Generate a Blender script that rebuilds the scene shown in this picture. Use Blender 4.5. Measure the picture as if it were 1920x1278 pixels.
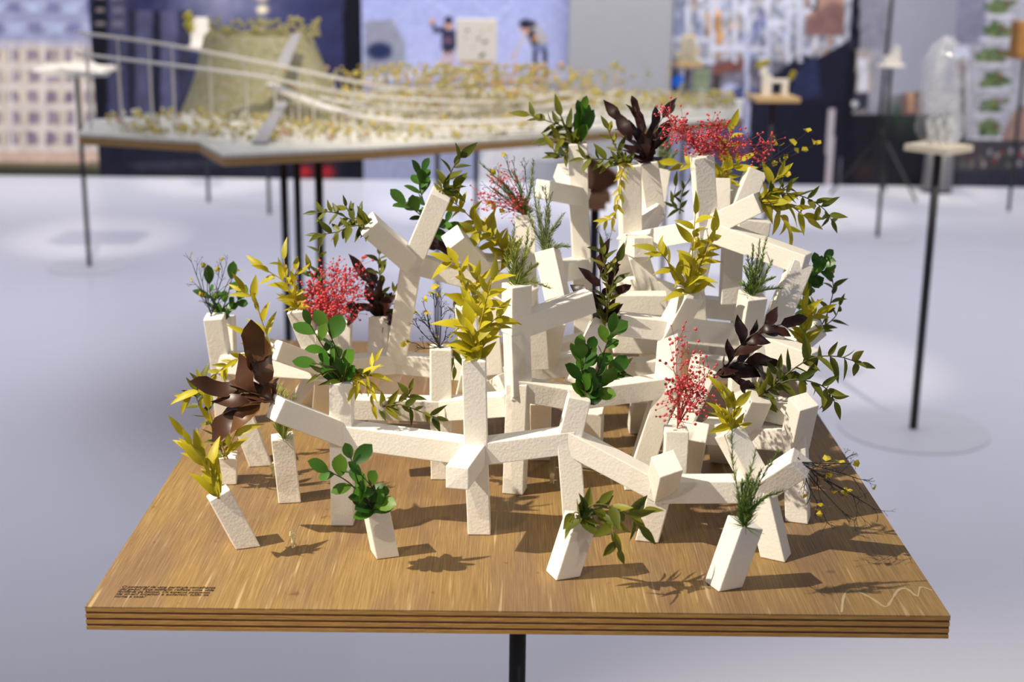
import bpy, bmesh, math, random
import numpy as np
from mathutils import Vector, Matrix, noise as mnoise

for o in list(bpy.data.objects): bpy.data.objects.remove(o)
SC = bpy.context.scene; COL = SC.collection
SC.view_settings.view_transform = 'Standard'; SC.view_settings.look = 'None'
SC.view_settings.gamma = 1.0; SC.view_settings.use_curve_mapping = False
SC.view_settings.exposure = 0.0

# ------------------------------------------------------------------ camera
FPX, PITCH, ROLL, YAW = 2682.4, 0.26834, 0.01239, -0.0042
CAM = Vector((0, 0, 1.551)); ZB = 0.96; D0 = 1.2083; XB = 0.014     # board top height, front edge distance, board centre
cp, sp = math.cos(PITCH), math.sin(PITCH)
_f = Vector((0, cp, -sp)); _r = Vector((1, 0, 0)); _u = _r.cross(_f)
_r2 = _r*math.cos(ROLL)+_u*math.sin(ROLL); _u2 = -_r*math.sin(ROLL)+_u*math.cos(ROLL)
_Z = Matrix.Rotation(YAW, 3, 'Z')
RT, UP, FW = _Z@_r2, _Z@_u2, _Z@_f
cam_d = bpy.data.cameras.new('camera'); cam = bpy.data.objects.new('camera', cam_d); COL.objects.link(cam)
cam.matrix_world = Matrix(((RT.x, UP.x, -FW.x, CAM.x), (RT.y, UP.y, -FW.y, CAM.y), (RT.z, UP.z, -FW.z, CAM.z), (0, 0, 0, 1)))
cam_d.sensor_fit = 'HORIZONTAL'; cam_d.sensor_width = 36; cam_d.lens = FPX/1920*36
cam_d.clip_start = 0.05; cam_d.clip_end = 60
cam_d.dof.use_dof = True; cam_d.dof.focus_distance = 1.5; cam_d.dof.aperture_fstop = 5.2
SC.camera = cam

# ------------------------------------------------------------------ light
wd = bpy.data.worlds.new('gallery'); SC.world = wd; wd.use_nodes = True
bg = wd.node_tree.nodes['Background']; bg.inputs[0].default_value = (0.88, 0.87, 1.0, 1); bg.inputs[1].default_value = 0.255

def spot(name, loc, target, watts, col, size=40, blend=0.5, rad=0.03):
    d = bpy.data.lights.new(name, 'SPOT'); d.energy = watts; d.color = col
    d.spot_size = math.radians(size); d.spot_blend = blend; d.shadow_soft_size = rad
    o = bpy.data.objects.new(name, d); COL.objects.link(o); o.location = loc
    o.rotation_euler = (Vector(target)-Vector(loc)).to_track_quat('-Z', 'Y').to_euler(); return o
def area(name, loc, target, watts, col, sx, sy):
    d = bpy.data.lights.new(name, 'AREA'); d.energy = watts; d.color = col; d.shape = 'RECTANGLE'; d.size = sx; d.size_y = sy
    o = bpy.data.objects.new(name, d); COL.objects.link(o); o.location = loc
    o.rotation_euler = (Vector(target)-Vector(loc)).to_track_quat('-Z', 'Y').to_euler(); return o
WARM = (1.0, 0.88, 0.71); NEUT = (1.0, 0.95, 0.88)
spot('key_spot', (-1.95, 0.82, 3.1), (-0.06, 1.58, 1.0), 580, WARM, 33, 0.85, 0.02)
spot('front_left_spot', (-1.3, -0.9, 3.2), (-0.16, 1.30, 0.97), 110, WARM, 15, 1.0, 0.02)
spot('front_spot', (2.3, -2.6, 3.3), (0.02, 1.6, 1.0), 60, NEUT, 22, 0.6, 0.03)
spot('city_spot', (-0.6, 3.4, 3.4), (-0.25, 5.0, 1.1), 240, WARM, 40, 0.8, 0.04)
w = area('ceiling_wash', (0.0, 6.5, 3.95), (0.0, 6.5, 0), 118, (0.90, 0.91, 1.0), 10, 6); w.data.spread = math.radians(95)
ww = area('added_wall_fill', (0.0, 7.7, 3.7), (0.0, 9.8, 1.5), 105, (1.0, 0.98, 0.97), 11, 0.6); ww.data.spread = math.radians(80)  # added fill light, no fixture: lifts the brightness of the wall panels
for nm, (x, y) in {'left_stand_spot': (-2.07, 6.9), 'right_stand_spot': (1.38, 4.6), 'tower_stand_spot': (2.08, 7.9), 'cube_stand_spot': (-.2, 7.9), 'block_stand_spot': (1.1, 6.1), 'biscuit_stand_spot': (.93, 7.9), 'cork_stand_spot': (3.0, 8.8), 'flower_stand_spot': (-1.85, 8.8)}.items():
    spot(nm, (x+.4, y-1.9, 3.5), (x, y, 1.0), 270, WARM, 15, 0.8, 0.03)

# ------------------------------------------------------------------ helpers
def ray(px, py): return FW + RT*((px-960)/FPX) - UP*((py-639)/FPX)
def atY(px, py, y): r = ray(px, py); return CAM + r*(y/r.y)                # on the vertical plane y
def onZ(px, py, z): r = ray(px, py); return CAM + r*((z-CAM.z)/r.z)       # on the level plane z
def P(px, py, Y=None):                                                    # over the board: Y metres behind its front edge, None = standing on it
    return onZ(px, py, ZB) if Y is None else atY(px, py, D0+Y)
def proj(v):
    d = Vector(v)-CAM; z = d.dot(FW); return 960+FPX*d.dot(RT)/z, 639-FPX*d.dot(UP)/z

def add_obj(name, me, mat=None, parent=None):
    if mat is not None and not me.materials: me.materials.append(mat)
    o = bpy.data.objects.new(name, me); COL.objects.link(o)
    if parent is not None:
        o.parent = parent; o.matrix_parent_inverse = Matrix.Translation(parent.location).inverted()
    return o
def tag(o, label=None, cat=None, group=None, kind=None):
    if label: o['label'] = label
    if cat: o['category'] = cat
    if group: o['group'] = group
    if kind: o['kind'] = kind
    return o
def empty(name, loc, label, cat, group=None):
    o = bpy.data.objects.new(name, None); COL.objects.link(o); o.location = loc; o.empty_display_size = 0.02
    return tag(o, label, cat, group)
def mesh(name, verts, faces, smooth=False):
    me = bpy.data.meshes.new(name); me.from_pydata([tuple(v) for v in verts], [], faces); me.update()
    if smooth: me.polygons.foreach_set('use_smooth', [True]*len(me.polygons))
    return me
def from_bm(name, bm, smooth=False):
    me = bpy.data.meshes.new(name); bm.to_mesh(me); bm.free()
    if smooth: me.polygons.foreach_set('use_smooth', [True]*len(me.polygons))
    return me
class MB:
    def __init__(s): s.v = []; s.f = []
    def add(s, vs, fs):
        k = len(s.v); s.v += [tuple(v) for v in vs]; s.f += [tuple(i+k for i in f) for f in fs]
    def box(s, lo, hi):
        (a, b, c), (d, e, f) = lo, hi
        s.add([(a,b,c),(d,b,c),(d,e,c),(a,e,c),(a,b,f),(d,b,f),(d,e,f),(a,e,f)],
              [(3,2,1,0),(4,5,6,7),(0,1,5,4),(1,2,6,5),(2,3,7,6),(3,0,4,7)])
    def tube(s, pts, r, n=5, r1=None, cap=True):
        pts = [Vector(p) for p in pts]; m = len(pts)
        if m < 2: return
        ref = Vector((0.31, 0.17, 0.93)); vs = []
        for i, p in enumerate(pts):
            t = (pts[min(i+1, m-1)]-pts[max(i-1, 0)])
            if t.length < 1e-9: t = Vector((0, 0, 1))
            t.normalize(); a = t.cross(ref)
            if a.length < 1e-3: a = t.cross(Vector((1, 0, 0)))
            a.normalize(); b = t.cross(a); rr = r if r1 is None else r+(r1-r)*i/(m-1)
            for k in range(n):
                an = 2*math.pi*k/n; vs.append(p+(a*math.cos(an)+b*math.sin(an))*rr)
        fs = [(i*n+k, i*n+(k+1) % n, (i+1)*n+(k+1) % n, (i+1)*n+k) for i in range(m-1) for k in range(n)]
        if cap: fs += [tuple(range(n-1, -1, -1)), tuple((m-1)*n+k for k in range(n))]
        s.add(vs, fs)
    def ball(s, c, r, sub=0):
        c = Vector(c); t = (1+5**.5)/2
        vs = [Vector(v).normalized()*r+c for v in [(-1,t,0),(1,t,0),(-1,-t,0),(1,-t,0),(0,-1,t),(0,1,t),(0,-1,-t),(0,1,-t),(t,0,-1),(t,0,1),(-t,0,-1),(-t,0,1)]]
        s.add(vs, [(0,11,5),(0,5,1),(0,1,7),(0,7,10),(0,10,11),(1,5,9),(5,11,4),(11,10,2),(10,7,6),(7,1,8),(3,9,4),(3,4,2),(3,2,6),(3,6,8),(3,8,9),(4,9,5),(2,4,11),(6,2,10),(8,6,7),(9,8,1)])
    def lathe(s, prof, c, n=24):
        c = Vector(c); vs = []
        for (r, z) in prof:
            for k in range(n):
                a = 2*math.pi*k/n; vs.append(c+Vector((r*math.cos(a), r*math.sin(a), z)))
        m = len(prof)
        fs = [(i*n+k, i*n+(k+1) % n, (i+1)*n+(k+1) % n, (i+1)*n+k) for i in range(m-1) for k in range(n)]
        fs += [tuple(range(n-1, -1, -1)), tuple((m-1)*n+k for k in range(n))]
        s.add(vs, fs)
    def build(s, name, mat, parent=None, smooth=False): return add_obj(name, mesh(name, s.v, s.f, smooth), mat, parent)
def smooth_path(pts, k=5):
    pts = [Vector(p) for p in pts]
    if len(pts) < 3: return [pts[0].lerp(pts[-1], i/k) for i in range(k+1)]
    q = [pts[0]*2-pts[1]]+pts+[pts[-1]*2-pts[-2]]; out = []
    for i in range(1, len(q)-2):
        a, b, c, d = q[i-1:i+3]
        for j in range(k):
            t = j/k; out.append(0.5*((2*b)+(c-a)*t+(2*a-5*b+4*c-d)*t*t+(-a+3*b-3*c+d)*t**3))
    return out+[pts[-1]]

# ------------------------------------------------------------------ materials
def srgb(r, g, b):
    f = lambda c: (c/255/12.92) if c/255 <= 0.04045 else ((c/255+0.055)/1.055)**2.4
    return (f(r), f(g), f(b), 1)
class M:
    def __init__(s, name, col=(0.8, 0.8, 0.8, 1), rough=0.6, metal=0, spec=0.5):
        s.m = bpy.data.materials.new(name); s.m.use_nodes = True; s.t = s.m.node_tree; s.n = s.t.nodes
        s.b = s.n['Principled BSDF']; s.out = s.n['Material Output']
        s.b.inputs['Base Color'].default_value = col; s.b.inputs['Roughness'].default_value = rough
        s.b.inputs['Metallic'].default_value = metal; s.b.inputs['Specular IOR Level'].default_value = spec
    def node(s, typ, **kw):
        n = s.n.new(typ)
        for k, v in kw.items():
            if k.startswith('_'): setattr(n, k[1:], v)
            else: n.inputs[k.replace('__', ' ')].default_value = v
        return n
    def link(s, a, b): s.t.links.new(a, b)
    def coords(s, scale=(1, 1, 1), kind='Object'):
        c = s.node('ShaderNodeTexCoord'); mp = s.node('ShaderNodeMapping', Scale=scale); s.link(c.outputs[kind], mp.inputs['Vector']); return mp.outputs[0]
    def ramp(s, fac, stops):
        r = s.node('ShaderNodeValToRGB'); e = r.color_ramp.elements
        while len(e) < len(stops): e.new(0.5)
        for x, (p, c) in zip(e, stops): x.position = p; x.color = c
        s.link(fac, r.inputs[0]); return r.outputs[0]
    def noise(s, vec, scale, detail=4, rough=0.55):
        n = s.node('ShaderNodeTexNoise', Scale=scale, Detail=detail, Roughness=rough); s.link(vec, n.inputs['Vector']); return n.outputs['Fac']
    def mix(s, fac, a, b, typ='MIX'):
        m = s.node('ShaderNodeMix', _data_type='RGBA', _blend_type=typ)
        for v, k in ((fac, 0), (a, 6), (b, 7)):
            if hasattr(v, 'links'): s.link(v, m.inputs[k])
            else: m.inputs[k].default_value = v
        return m.outputs[2]
    def col(s, sock): s.link(sock, s.b.inputs['Base Color'])
    def bump(s, h, strength, dist=0.001):
        b = s.node('ShaderNodeBump', Strength=strength, Distance=dist); s.link(h, b.inputs['Height']); s.link(b.outputs[0], s.b.inputs['Normal'])

def mk_plain(name, rgb, rough=0.6, **k):
    m = M(name, srgb(*rgb), rough, **k); v = m.coords((1, 1, 1)); f = m.noise(v, 30)
    c = srgb(*rgb); d = tuple(x*0.9 for x in c[:3])+(1,)
    m.col(m.mix(f, d, c)); return m.m
def mk_foam():
    m = M('white_foam', srgb(240, 236, 226), 0.75, spec=0.25); v = m.coords((1, 1, 1))
    vo = m.node('ShaderNodeTexVoronoi', Scale=330.0); m.link(v, vo.inputs['Vector'])
    n2 = m.noise(v, 700, 3)
    m.col(m.mix(n2, srgb(232, 227, 214), srgb(246, 243, 236)))
    mx = m.node('ShaderNodeMath', _operation='ADD'); m.link(vo.outputs['Distance'], mx.inputs[0]); m.link(n2, mx.inputs[1])
    m.bump(mx.outputs[0], 0.26, 0.0007)
    m.b.inputs['Subsurface Weight'].default_value = 0.12; m.b.inputs['Subsurface Radius'].default_value = (1, .85, .6); m.b.inputs['Subsurface Scale'].default_value = 0.008
    return m.m
def mk_wood_top():
    m = M('plywood_face', rough=0.55, spec=0.3); v = m.coords((1, 1, 1))
    st = m.coords((150, 3.0, 1)); fine = m.noise(st, 6.0, 6, 0.62)
    big = m.noise(m.coords((9, 1.6, 1)), 2.3, 3); blot = m.noise(v, 4.0, 4)
    a = m.ramp(fine, [(0.28, srgb(124, 98, 56)), (0.52, srgb(150, 122, 75)), (0.78, srgb(178, 151, 102))])
    b = m.ramp(fine, [(0.28, srgb(112, 87, 62)), (0.55, srgb(136, 110, 80)), (0.8, srgb(160, 136, 104))])
    c = m.mix(m.ramp(big, [(0.4, (0, 0, 0, 1)), (0.62, (1, 1, 1, 1))]), a, b)
    streak = m.noise(m.coords((70, 3.0, 1)), 2.0, 3, 0.5)
    c = m.mix(m.ramp(streak, [(0.64, (0, 0, 0, 1)), (0.72, (.55, .55, .55, 1))]), c, srgb(206, 184, 140))
    spots = m.noise(m.coords((30, 22, 1)), 1.6, 2)
    c = m.mix(m.ramp(spots, [(0.70, (0, 0, 0, 1)), (0.76, (.5, .5, .5, 1))]), c, srgb(84, 60, 40))
    m.col(m.mix(m.ramp(blot, [(0.45, (0, 0, 0, 1)), (0.7, (.35, .35, .35, 1))]), c, srgb(120, 88, 56)))
    m.bump(fine, 0.25, 0.0006); return m.m
def mk_ply(name, lo, hi):
    m = M(name, rough=0.6); f = m.noise(m.coords((14, 14, 320)), 3.5, 5)
    g = m.noise(m.coords((3, 3, 40)), 3.0, 3)
    c = m.ramp(f, [(0.3, srgb(*lo)), (0.7, srgb(*hi))]); m.col(m.mix(m.ramp(g, [(.4, (0, 0, 0, 1)), (.7, (.4, .4, .4, 1))]), c, srgb(*lo))); m.bump(f, 0.4, 0.0006); return m.m
def mk_leaf(name, cols, rough=0.45, trans=0.35):
    m = M(name, rough=rough, spec=0.35); oi = m.node('ShaderNodeObjectInfo')
    v = m.coords((1, 1, 1)); n = m.noise(v, 160, 3)
    c = m.ramp(oi.outputs['Random'], [(i/(len(cols)-1), srgb(*x)) for i, x in enumerate(cols)])
    dk = m.mix(1.0, c, (.72, .66, .5, 1), 'MULTIPLY'); c2 = m.mix(m.ramp(n, [(.35, (0, 0, 0, 1)), (.75, (1, 1, 1, 1))]), c, dk); m.col(c2)
    tr = m.node('ShaderNodeBsdfTranslucent'); m.link(c2, tr.inputs['Color'])
    mx = m.node('ShaderNodeMixShader'); mx.inputs[0].default_value = trans
    m.link(m.b.outputs[0], mx.inputs[1]); m.link(tr.outputs[0], mx.inputs[2]); m.link(mx.outputs[0], m.out.inputs[0]); return m.m
def mk_print():
    m = M('printed_photo', rough=0.55, spec=0.2); a = m.node('ShaderNodeVertexColor', _layer_name='print'); m.col(a.outputs[0]); return m.m
def mk_floor():
    m = M('white_floor', rough=0.34, spec=0.35); v = m.coords((1, 1, 1)); n = m.noise(v, 1.2, 5)
    m.col(m.mix(n, srgb(222, 222, 231), srgb(232, 232, 240))); return m.m
def mk_speckle(name, stops, scale):
    m = M(name, rough=0.85, spec=0.1); m.col(m.ramp(m.noise(m.coords((1, 1, 1)), scale, 4, 0.7), [(p, srgb(*c)) for p, c in stops])); return m.m
def mk_plastic():
    m = M('clear_plastic', (0.95, 0.96, 0.97, 1), 0.12); m.b.inputs['Transmission Weight'].default_value = 0
    tr = m.node('ShaderNodeBsdfTransparent'); mx = m.node('ShaderNodeMixShader')
    f = m.noise(m.coords((1, 1, 1)), 14, 5); m.link(m.ramp(f, [(0.4, (.06, .06, .06, 1)), (0.72, (.5, .5, .5, 1))]), mx.inputs[0])
    m.link(tr.outputs[0], mx.inputs[1]); m.link(m.b.outputs[0], mx.inputs[2]); m.link(mx.outputs[0], m.out.inputs[0]); return m.m

FOAM = mk_foam(); WOODTOP = mk_wood_top()
PLY_L = mk_ply('ply_light', (150, 108, 52), (198, 156, 82)); PLY_D = mk_ply('ply_dark', (84, 52, 32), (124, 80, 48))
BLACK = mk_plain('black_steel', (16, 17, 26), 0.45); FLOORM = mk_floor(); PRINT = mk_print()
WHITE = mk_plain('white_card', (236, 232, 224), 0.7); CREAM = mk_plain('cream_plastic', (238, 222, 168), 0.5)
GREYP = mk_plain('grey_board', (166, 165, 168), 0.8); DISC = mk_plain('pale_base_plate', (226, 225, 230), 0.5)
INK = mk_plain('dark_ink', (44, 28, 24), 0.8); CHALK = mk_plain('pale_stain', (176, 158, 122), 0.9)
TAN = mk_plain('tan_board', (206, 172, 120), 0.6); BROWN = mk_plain('brown_wood', (164, 118, 84), 0.6); CORK = mk_plain('amber_cork', (164, 118, 58), 0.8)
YEL = mk_leaf('yellow_leaf', [(200, 188, 36), (214, 206, 48), (180, 170, 32), (196, 192, 66)])
OLV = mk_leaf('olive_leaf', [(90, 102, 34), (122, 130, 40), (66, 82, 34), (160, 158, 46)])
GRN = mk_leaf('green_leaf', [(60, 112, 36), (86, 134, 42), (44, 88, 34), (104, 144, 46)], 0.35, 0.25)
BRN = mk_leaf('brown_leaf', [(86, 54, 34), (64, 40, 30), (108, 72, 40), (52, 34, 28)], 0.38, 0.12)
BUR = mk_leaf('burgundy_leaf', [(52, 26, 26), (40, 20, 22), (66, 34, 28), (34, 20, 20)], 0.38, 0.1)
RED = mk_plain('red_blossom', (220, 78, 86), 0.6); REDS = mk_plain('red_stem', (186, 76, 70), 0.6)
FERN = mk_leaf('fern_green', [(182, 196, 106), (166, 184, 96)], 0.6, 0.3); PFERN = mk_leaf('pale_fern', [(176, 190, 140), (166, 184, 134)], 0.6, 0.3)
DFERN = mk_leaf('deep_fern', [(136, 166, 84), (126, 158, 80)], 0.6, 0.3)
TWIG = mk_plain('dark_twig', (38, 36, 44), 0.7); STEM = mk_plain('olive_stem', (96, 92, 40), 0.6); YSTEM = mk_plain('yellow_stem', (172, 150, 52), 0.6); BSTEM = mk_plain('brown_stem', (62, 46, 34), 0.6)

# ------------------------------------------------------------------ setting
fl = MB(); fl.box((-11, -3, -0.1), (11, 9.79, 0)); tag(fl.build('floor', FLOORM), kind='structure')
YW = 9.79
wl = MB(); wl.box((-11, YW, -0.1), (11, YW+0.15, 5)); tag(wl.build('wall_back', mk_plain('wall_white', (206, 206, 216), 0.8)), kind='structure')

# printed photo panels on the back wall: a fine grid whose colours are computed here
rng = np.random.default_rng(7)
def vnoise(X, Y, s, seed):
    r = np.random.default_rng(seed); g = r.random((64, 64)); x = X/s; y = Y/s
    x0 = np.floor(x).astype(int); y0 = np.floor(y).astype(int); fx = x-x0; fy = y-y0
    q = lambda a, b: g[a % 64, b % 64]
    return (q(x0, y0)*(1-fx)+q(x0+1, y0)*fx)*(1-fy)+(q(x0, y0+1)*(1-fx)+q(x0+1, y0+1)*fx)*fy
class Paint:
    def __init__(s, X, Y, base): s.X = X; s.Y = Y; s.C = np.zeros(X.shape+(3,)); s.C[:] = base
    def rect(s, x0, y0, x1, y1, c, a=1.0):
        m = (s.X >= x0) & (s.X < x1) & (s.Y >= y0) & (s.Y < y1); s.C[m] = s.C[m]*(1-a)+np.array(c)*a
    def poly(s, pts, c, a=1.0):
        m = np.zeros(s.X.shape, bool); n = len(pts)
        for i in range(n):
            x1, y1 = pts[i]; x2, y2 = pts[(i+1) % n]
            if y1 == y2: continue
            m ^= ((s.Y >= min(y1, y2)) & (s.Y < max(y1, y2)) & (s.X < x1+(s.Y-y1)*(x2-x1)/(y2-y1)))
        s.C[m] = s.C[m]*(1-a)+np.array(c)*a
    def disc(s, x, y, rx, ry, c, a=1.0, soft=0.0):
        d = np.sqrt(((s.X-x)/rx)**2+((s.Y-y)/ry)**2); w = np.clip((1-d)/max(soft, 1e-3), 0, 1)*a
        s.C[:] = s.C*(1-w[..., None])+np.array(c)*w[..., None]
    def line(s, x1, y1, x2, y2, w, c, a=1.0):
        L2 = (x2-x1)**2+(y2-y1)**2; t = np.clip(((s.X-x1)*(x2-x1)+(s.Y-y1)*(y2-y1))/L2, 0, 1)
        m = np.hypot(s.X-x1-t*(x2-x1), s.Y-y1-t*(y2-y1)) < w/2; s.C[m] = s.C[m]*(1-a)+np.array(c)*a
    def grain(s, amt, sc, seed): s.C *= (1+amt*(vnoise(s.X, s.Y, sc, seed)-0.5))[..., None]
def panel(name, px0, px1, fn, base, label, ztop=3.2, proud=0.02, step=0.011, zlow=0.0):
    xa, xb = atY(px0, 250, YW).x, atY(px1, 250, YW).x; y = YW-proud
    nx = int((xb-xa)/step)+2; nz = int((ztop-zlow)/step)+2
    gx = np.linspace(xa, xb, nx); gz = np.linspace(zlow, ztop, nz); XX, ZZ = np.meshgrid(gx, gz)
    d = np.stack([XX-CAM.x, np.full_like(XX, y-CAM.y), ZZ-CAM.z], -1)
    zc = d@np.array(FW); PX = 960+FPX*(d@np.array(RT))/zc; PY = 639-FPX*(d@np.array(UP))/zc
    p = Paint(PX, PY, base); fn(p); C = np.clip(p.C, 0, 255)/255
    lin = np.where(C <= 0.04045, C/12.92, ((C+0.055)/1.055)**2.4)
    n = nx*nz; idx = np.arange(n).reshape(nz, nx)
    co = np.stack([XX, np.full_like(XX, y), ZZ], -1).reshape(-1, 3)
    q = np.stack([idx[:-1, :-1], idx[:-1, 1:], idx[1:, 1:], idx[1:, :-1]], -1).reshape(-1, 4)
    # board edge: a rim back to the wall
    yr = YW-.004; rim = [(xa, yr, zlow), (xb, yr, zlow), (xb, yr, ztop), (xa, yr, ztop)]; co = np.vstack([co, np.array(rim)])
    c4 = [int(idx[0, 0]), int(idx[0, -1]), int(idx[-1, -1]), int(idx[-1, 0])]
    faces = q.tolist()+[(n+i, n+(i+1) % 4, c4[(i+1) % 4], c4[i]) for i in range(4)]
    me = bpy.data.meshes.new(name); me.from_pydata(co.tolist(), [], faces)
    at = me.color_attributes.new('print', 'FLOAT_COLOR', 'POINT')
    cols = np.ones((n+4, 4)); cols[:n, :3] = lin.reshape(-1, 3); cols[n:, :3] = 0.5
    at.data.foreach_set('color', cols.ravel()); me.update()
    return tag(add_obj(name, me, PRINT), label, 'poster', 'large photo panels on the back wall')

def p_facade(p):
    p.grain(.1, 40, 1)
    p.rect(-999, -999, 190, 78, (150, 152, 180)); p.rect(-999, 78, 190, 84, (196, 186, 182))
    for r in range(-3, 9):
        y = 92+r*39
        for c in range(-14, 6):
            x = 14+c*36+(r % 2)*3
            if y > 70:
                g = rng.random(); col = (122+40*g, 108+36*g, 128+26*g)
                p.rect(x, y, x+10+8*rng.random(), y+23, col); p.rect(x+14, y+2, x+22, y+22, (150, 134, 140))
            else:
                p.rect(x, y-10, x+25, y+10, (170, 178, 205) if (r+c) % 2 else (120, 122, 156))
        p.rect(-999, y+29, 190, y+35, (214, 204, 198) if y > 70 else (170, 172, 196))
    for c in range(-8, 4): p.rect(20+c*60-2, 80, 20+c*60+4, 300, (216, 206, 200))
    p.rect(-999, 284, 190, 304, (206, 176, 156)); p.rect(-999, 304, 190, 318, (120, 108, 84)); p.rect(-999, 314, 190, 999, (58, 60, 46)); p.grain(.12, 9, 2)
def p_night(p):
    p.disc(430, -20, 150, 150, (150, 150, 172), 1, 1.0); p.disc(560, 40, 160, 130, (62, 64, 106), .6, 1.0)
    for i, (x, w, g) in enumerate([(172, 30, 14), (205, 32, 62), (240, 14, 34), (255, 30, 76), (288, 12, 24), (302, 30, 84), (334, 24, 50)]):
        p.rect(x, 20 if i > 1 else -999, x+w, 250, (g, g, g*1.25+8))
    for y in range(-40, 60, 26): p.rect(210, y, 232, y+14, (96, 92, 110)); p.rect(180, y+4, 196, y+10, (120, 112, 112))
    p.rect(172, 232, 690, 999, (18, 18, 30)); p.rect(172, 250, 420, 262, (24, 26, 44)); p.poly([(230, 306), (520, 296), (560, 302), (260, 318)], (92, 90, 96), .6)
    p.rect(172, 270, 690, 330, (30, 32, 54), .5); p.rect(644, -999, 690, 999, (13, 13, 26))
    for y, r in ((-6, 12), (18, 12), (43, 9), (56, 7)): p.disc(492, y, r*1.3, r, (250, 232, 186), 1, .7)
    for x in (572, 613): p.disc(x, 322, 24, 20, (196, 38, 40), 1, .9)
    p.disc(480, 120, 140, 90, (110, 112, 128), .5, 1); p.grain(.25, 14, 3)
def p_sky(p):
    t = np.clip((p.Y+40)/260, 0, 1)[..., None]; p.C[:] = np.array((160, 166, 214))*(1-t)+np.array((190, 194, 226))*t
    for a in [(690, 85, 790, -10), (790, -10, 900, 60), (900, 60, 1000, -30), (1000, -30, 1080, 30), (860, -30, 930, 40), (960, 30, 1010, 130), (1000, 60, 1070, 20)]: p.line(*a, 3, (200, 206, 232), .6)
    p.poly([(683, 40), (735, 36), (760, 80), (748, 140), (683, 140)], (142, 142, 154), .9); p.disc(712, 96, 30, 20, (38, 48, 84), 1, .4); p.rect(735, 74, 760, 120, (148, 152, 166))
    p.poly([(1030, 150), (1066, 120), (1066, 190), (1020, 190)], (206, 208, 226))
    p.rect(683, 150, 1070, 999, (150, 154, 178)); p.poly([(683, 300), (820, 262), (1070, 230), (1070, 200), (683, 200)], (196, 196, 208)); p.poly([(830, 999), (905, 262), (1070, 262), (1070, 999)], (206, 204, 206)); p.grain(.12, 5, 4)
    p.poly([(965, 345), (1000, 300), (1060, 300), (1070, 345)], (150, 152, 160), .7)
    # two children: one with a raised arm, one bending down
    SK = (206, 160, 138); DK = (36, 38, 58)
    p.line(842, 52, 818, 58, 10, (44, 46, 76)); p.line(818, 58, 811, 46, 8, (44, 46, 76)); p.disc(809, 40, 5, 6, SK)
    p.poly([(830, 54), (850, 54), (856, 86), (826, 86)], (50, 52, 80)); p.rect(832, 72, 850, 80, (112, 84, 104)); p.line(852, 58, 855, 86, 6, (50, 52, 80))
    p.poly([(828, 86), (852, 86), (850, 102), (830, 102)], DK); p.line(834, 100, 834, 130, 6, SK); p.line(846, 100, 847, 132, 6, SK)
    p.disc(841, 44, 8, 11, SK); p.disc(841, 38, 9, 7, DK)
    p.poly([(985, 56), (1004, 40), (1028, 70), (1022, 90), (996, 92)], (176, 172, 172)); p.poly([(984, 56), (1000, 52), (1010, 84), (998, 88)], DK); p.disc(1003, 72, 4, 6, (206, 150, 90))
    p.line(984, 66, 964, 104, 6, (190, 180, 180)); p.disc(963, 106, 4, 4, SK)
    p.poly([(996, 86), (1026, 82), (1028, 98), (998, 100)], (120, 128, 168)); p.line(1004, 98, 1002, 142, 8, DK); p.line(1021, 96, 1024, 142, 8, DK); p.disc(1002, 146, 4, 4, SK); p.disc(1024, 146, 4, 4, SK)
    p.disc(985, 54, 9, 9, SK); p.disc(986, 45, 13, 9, DK); p.disc(998, 44, 8, 6, DK)
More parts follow.
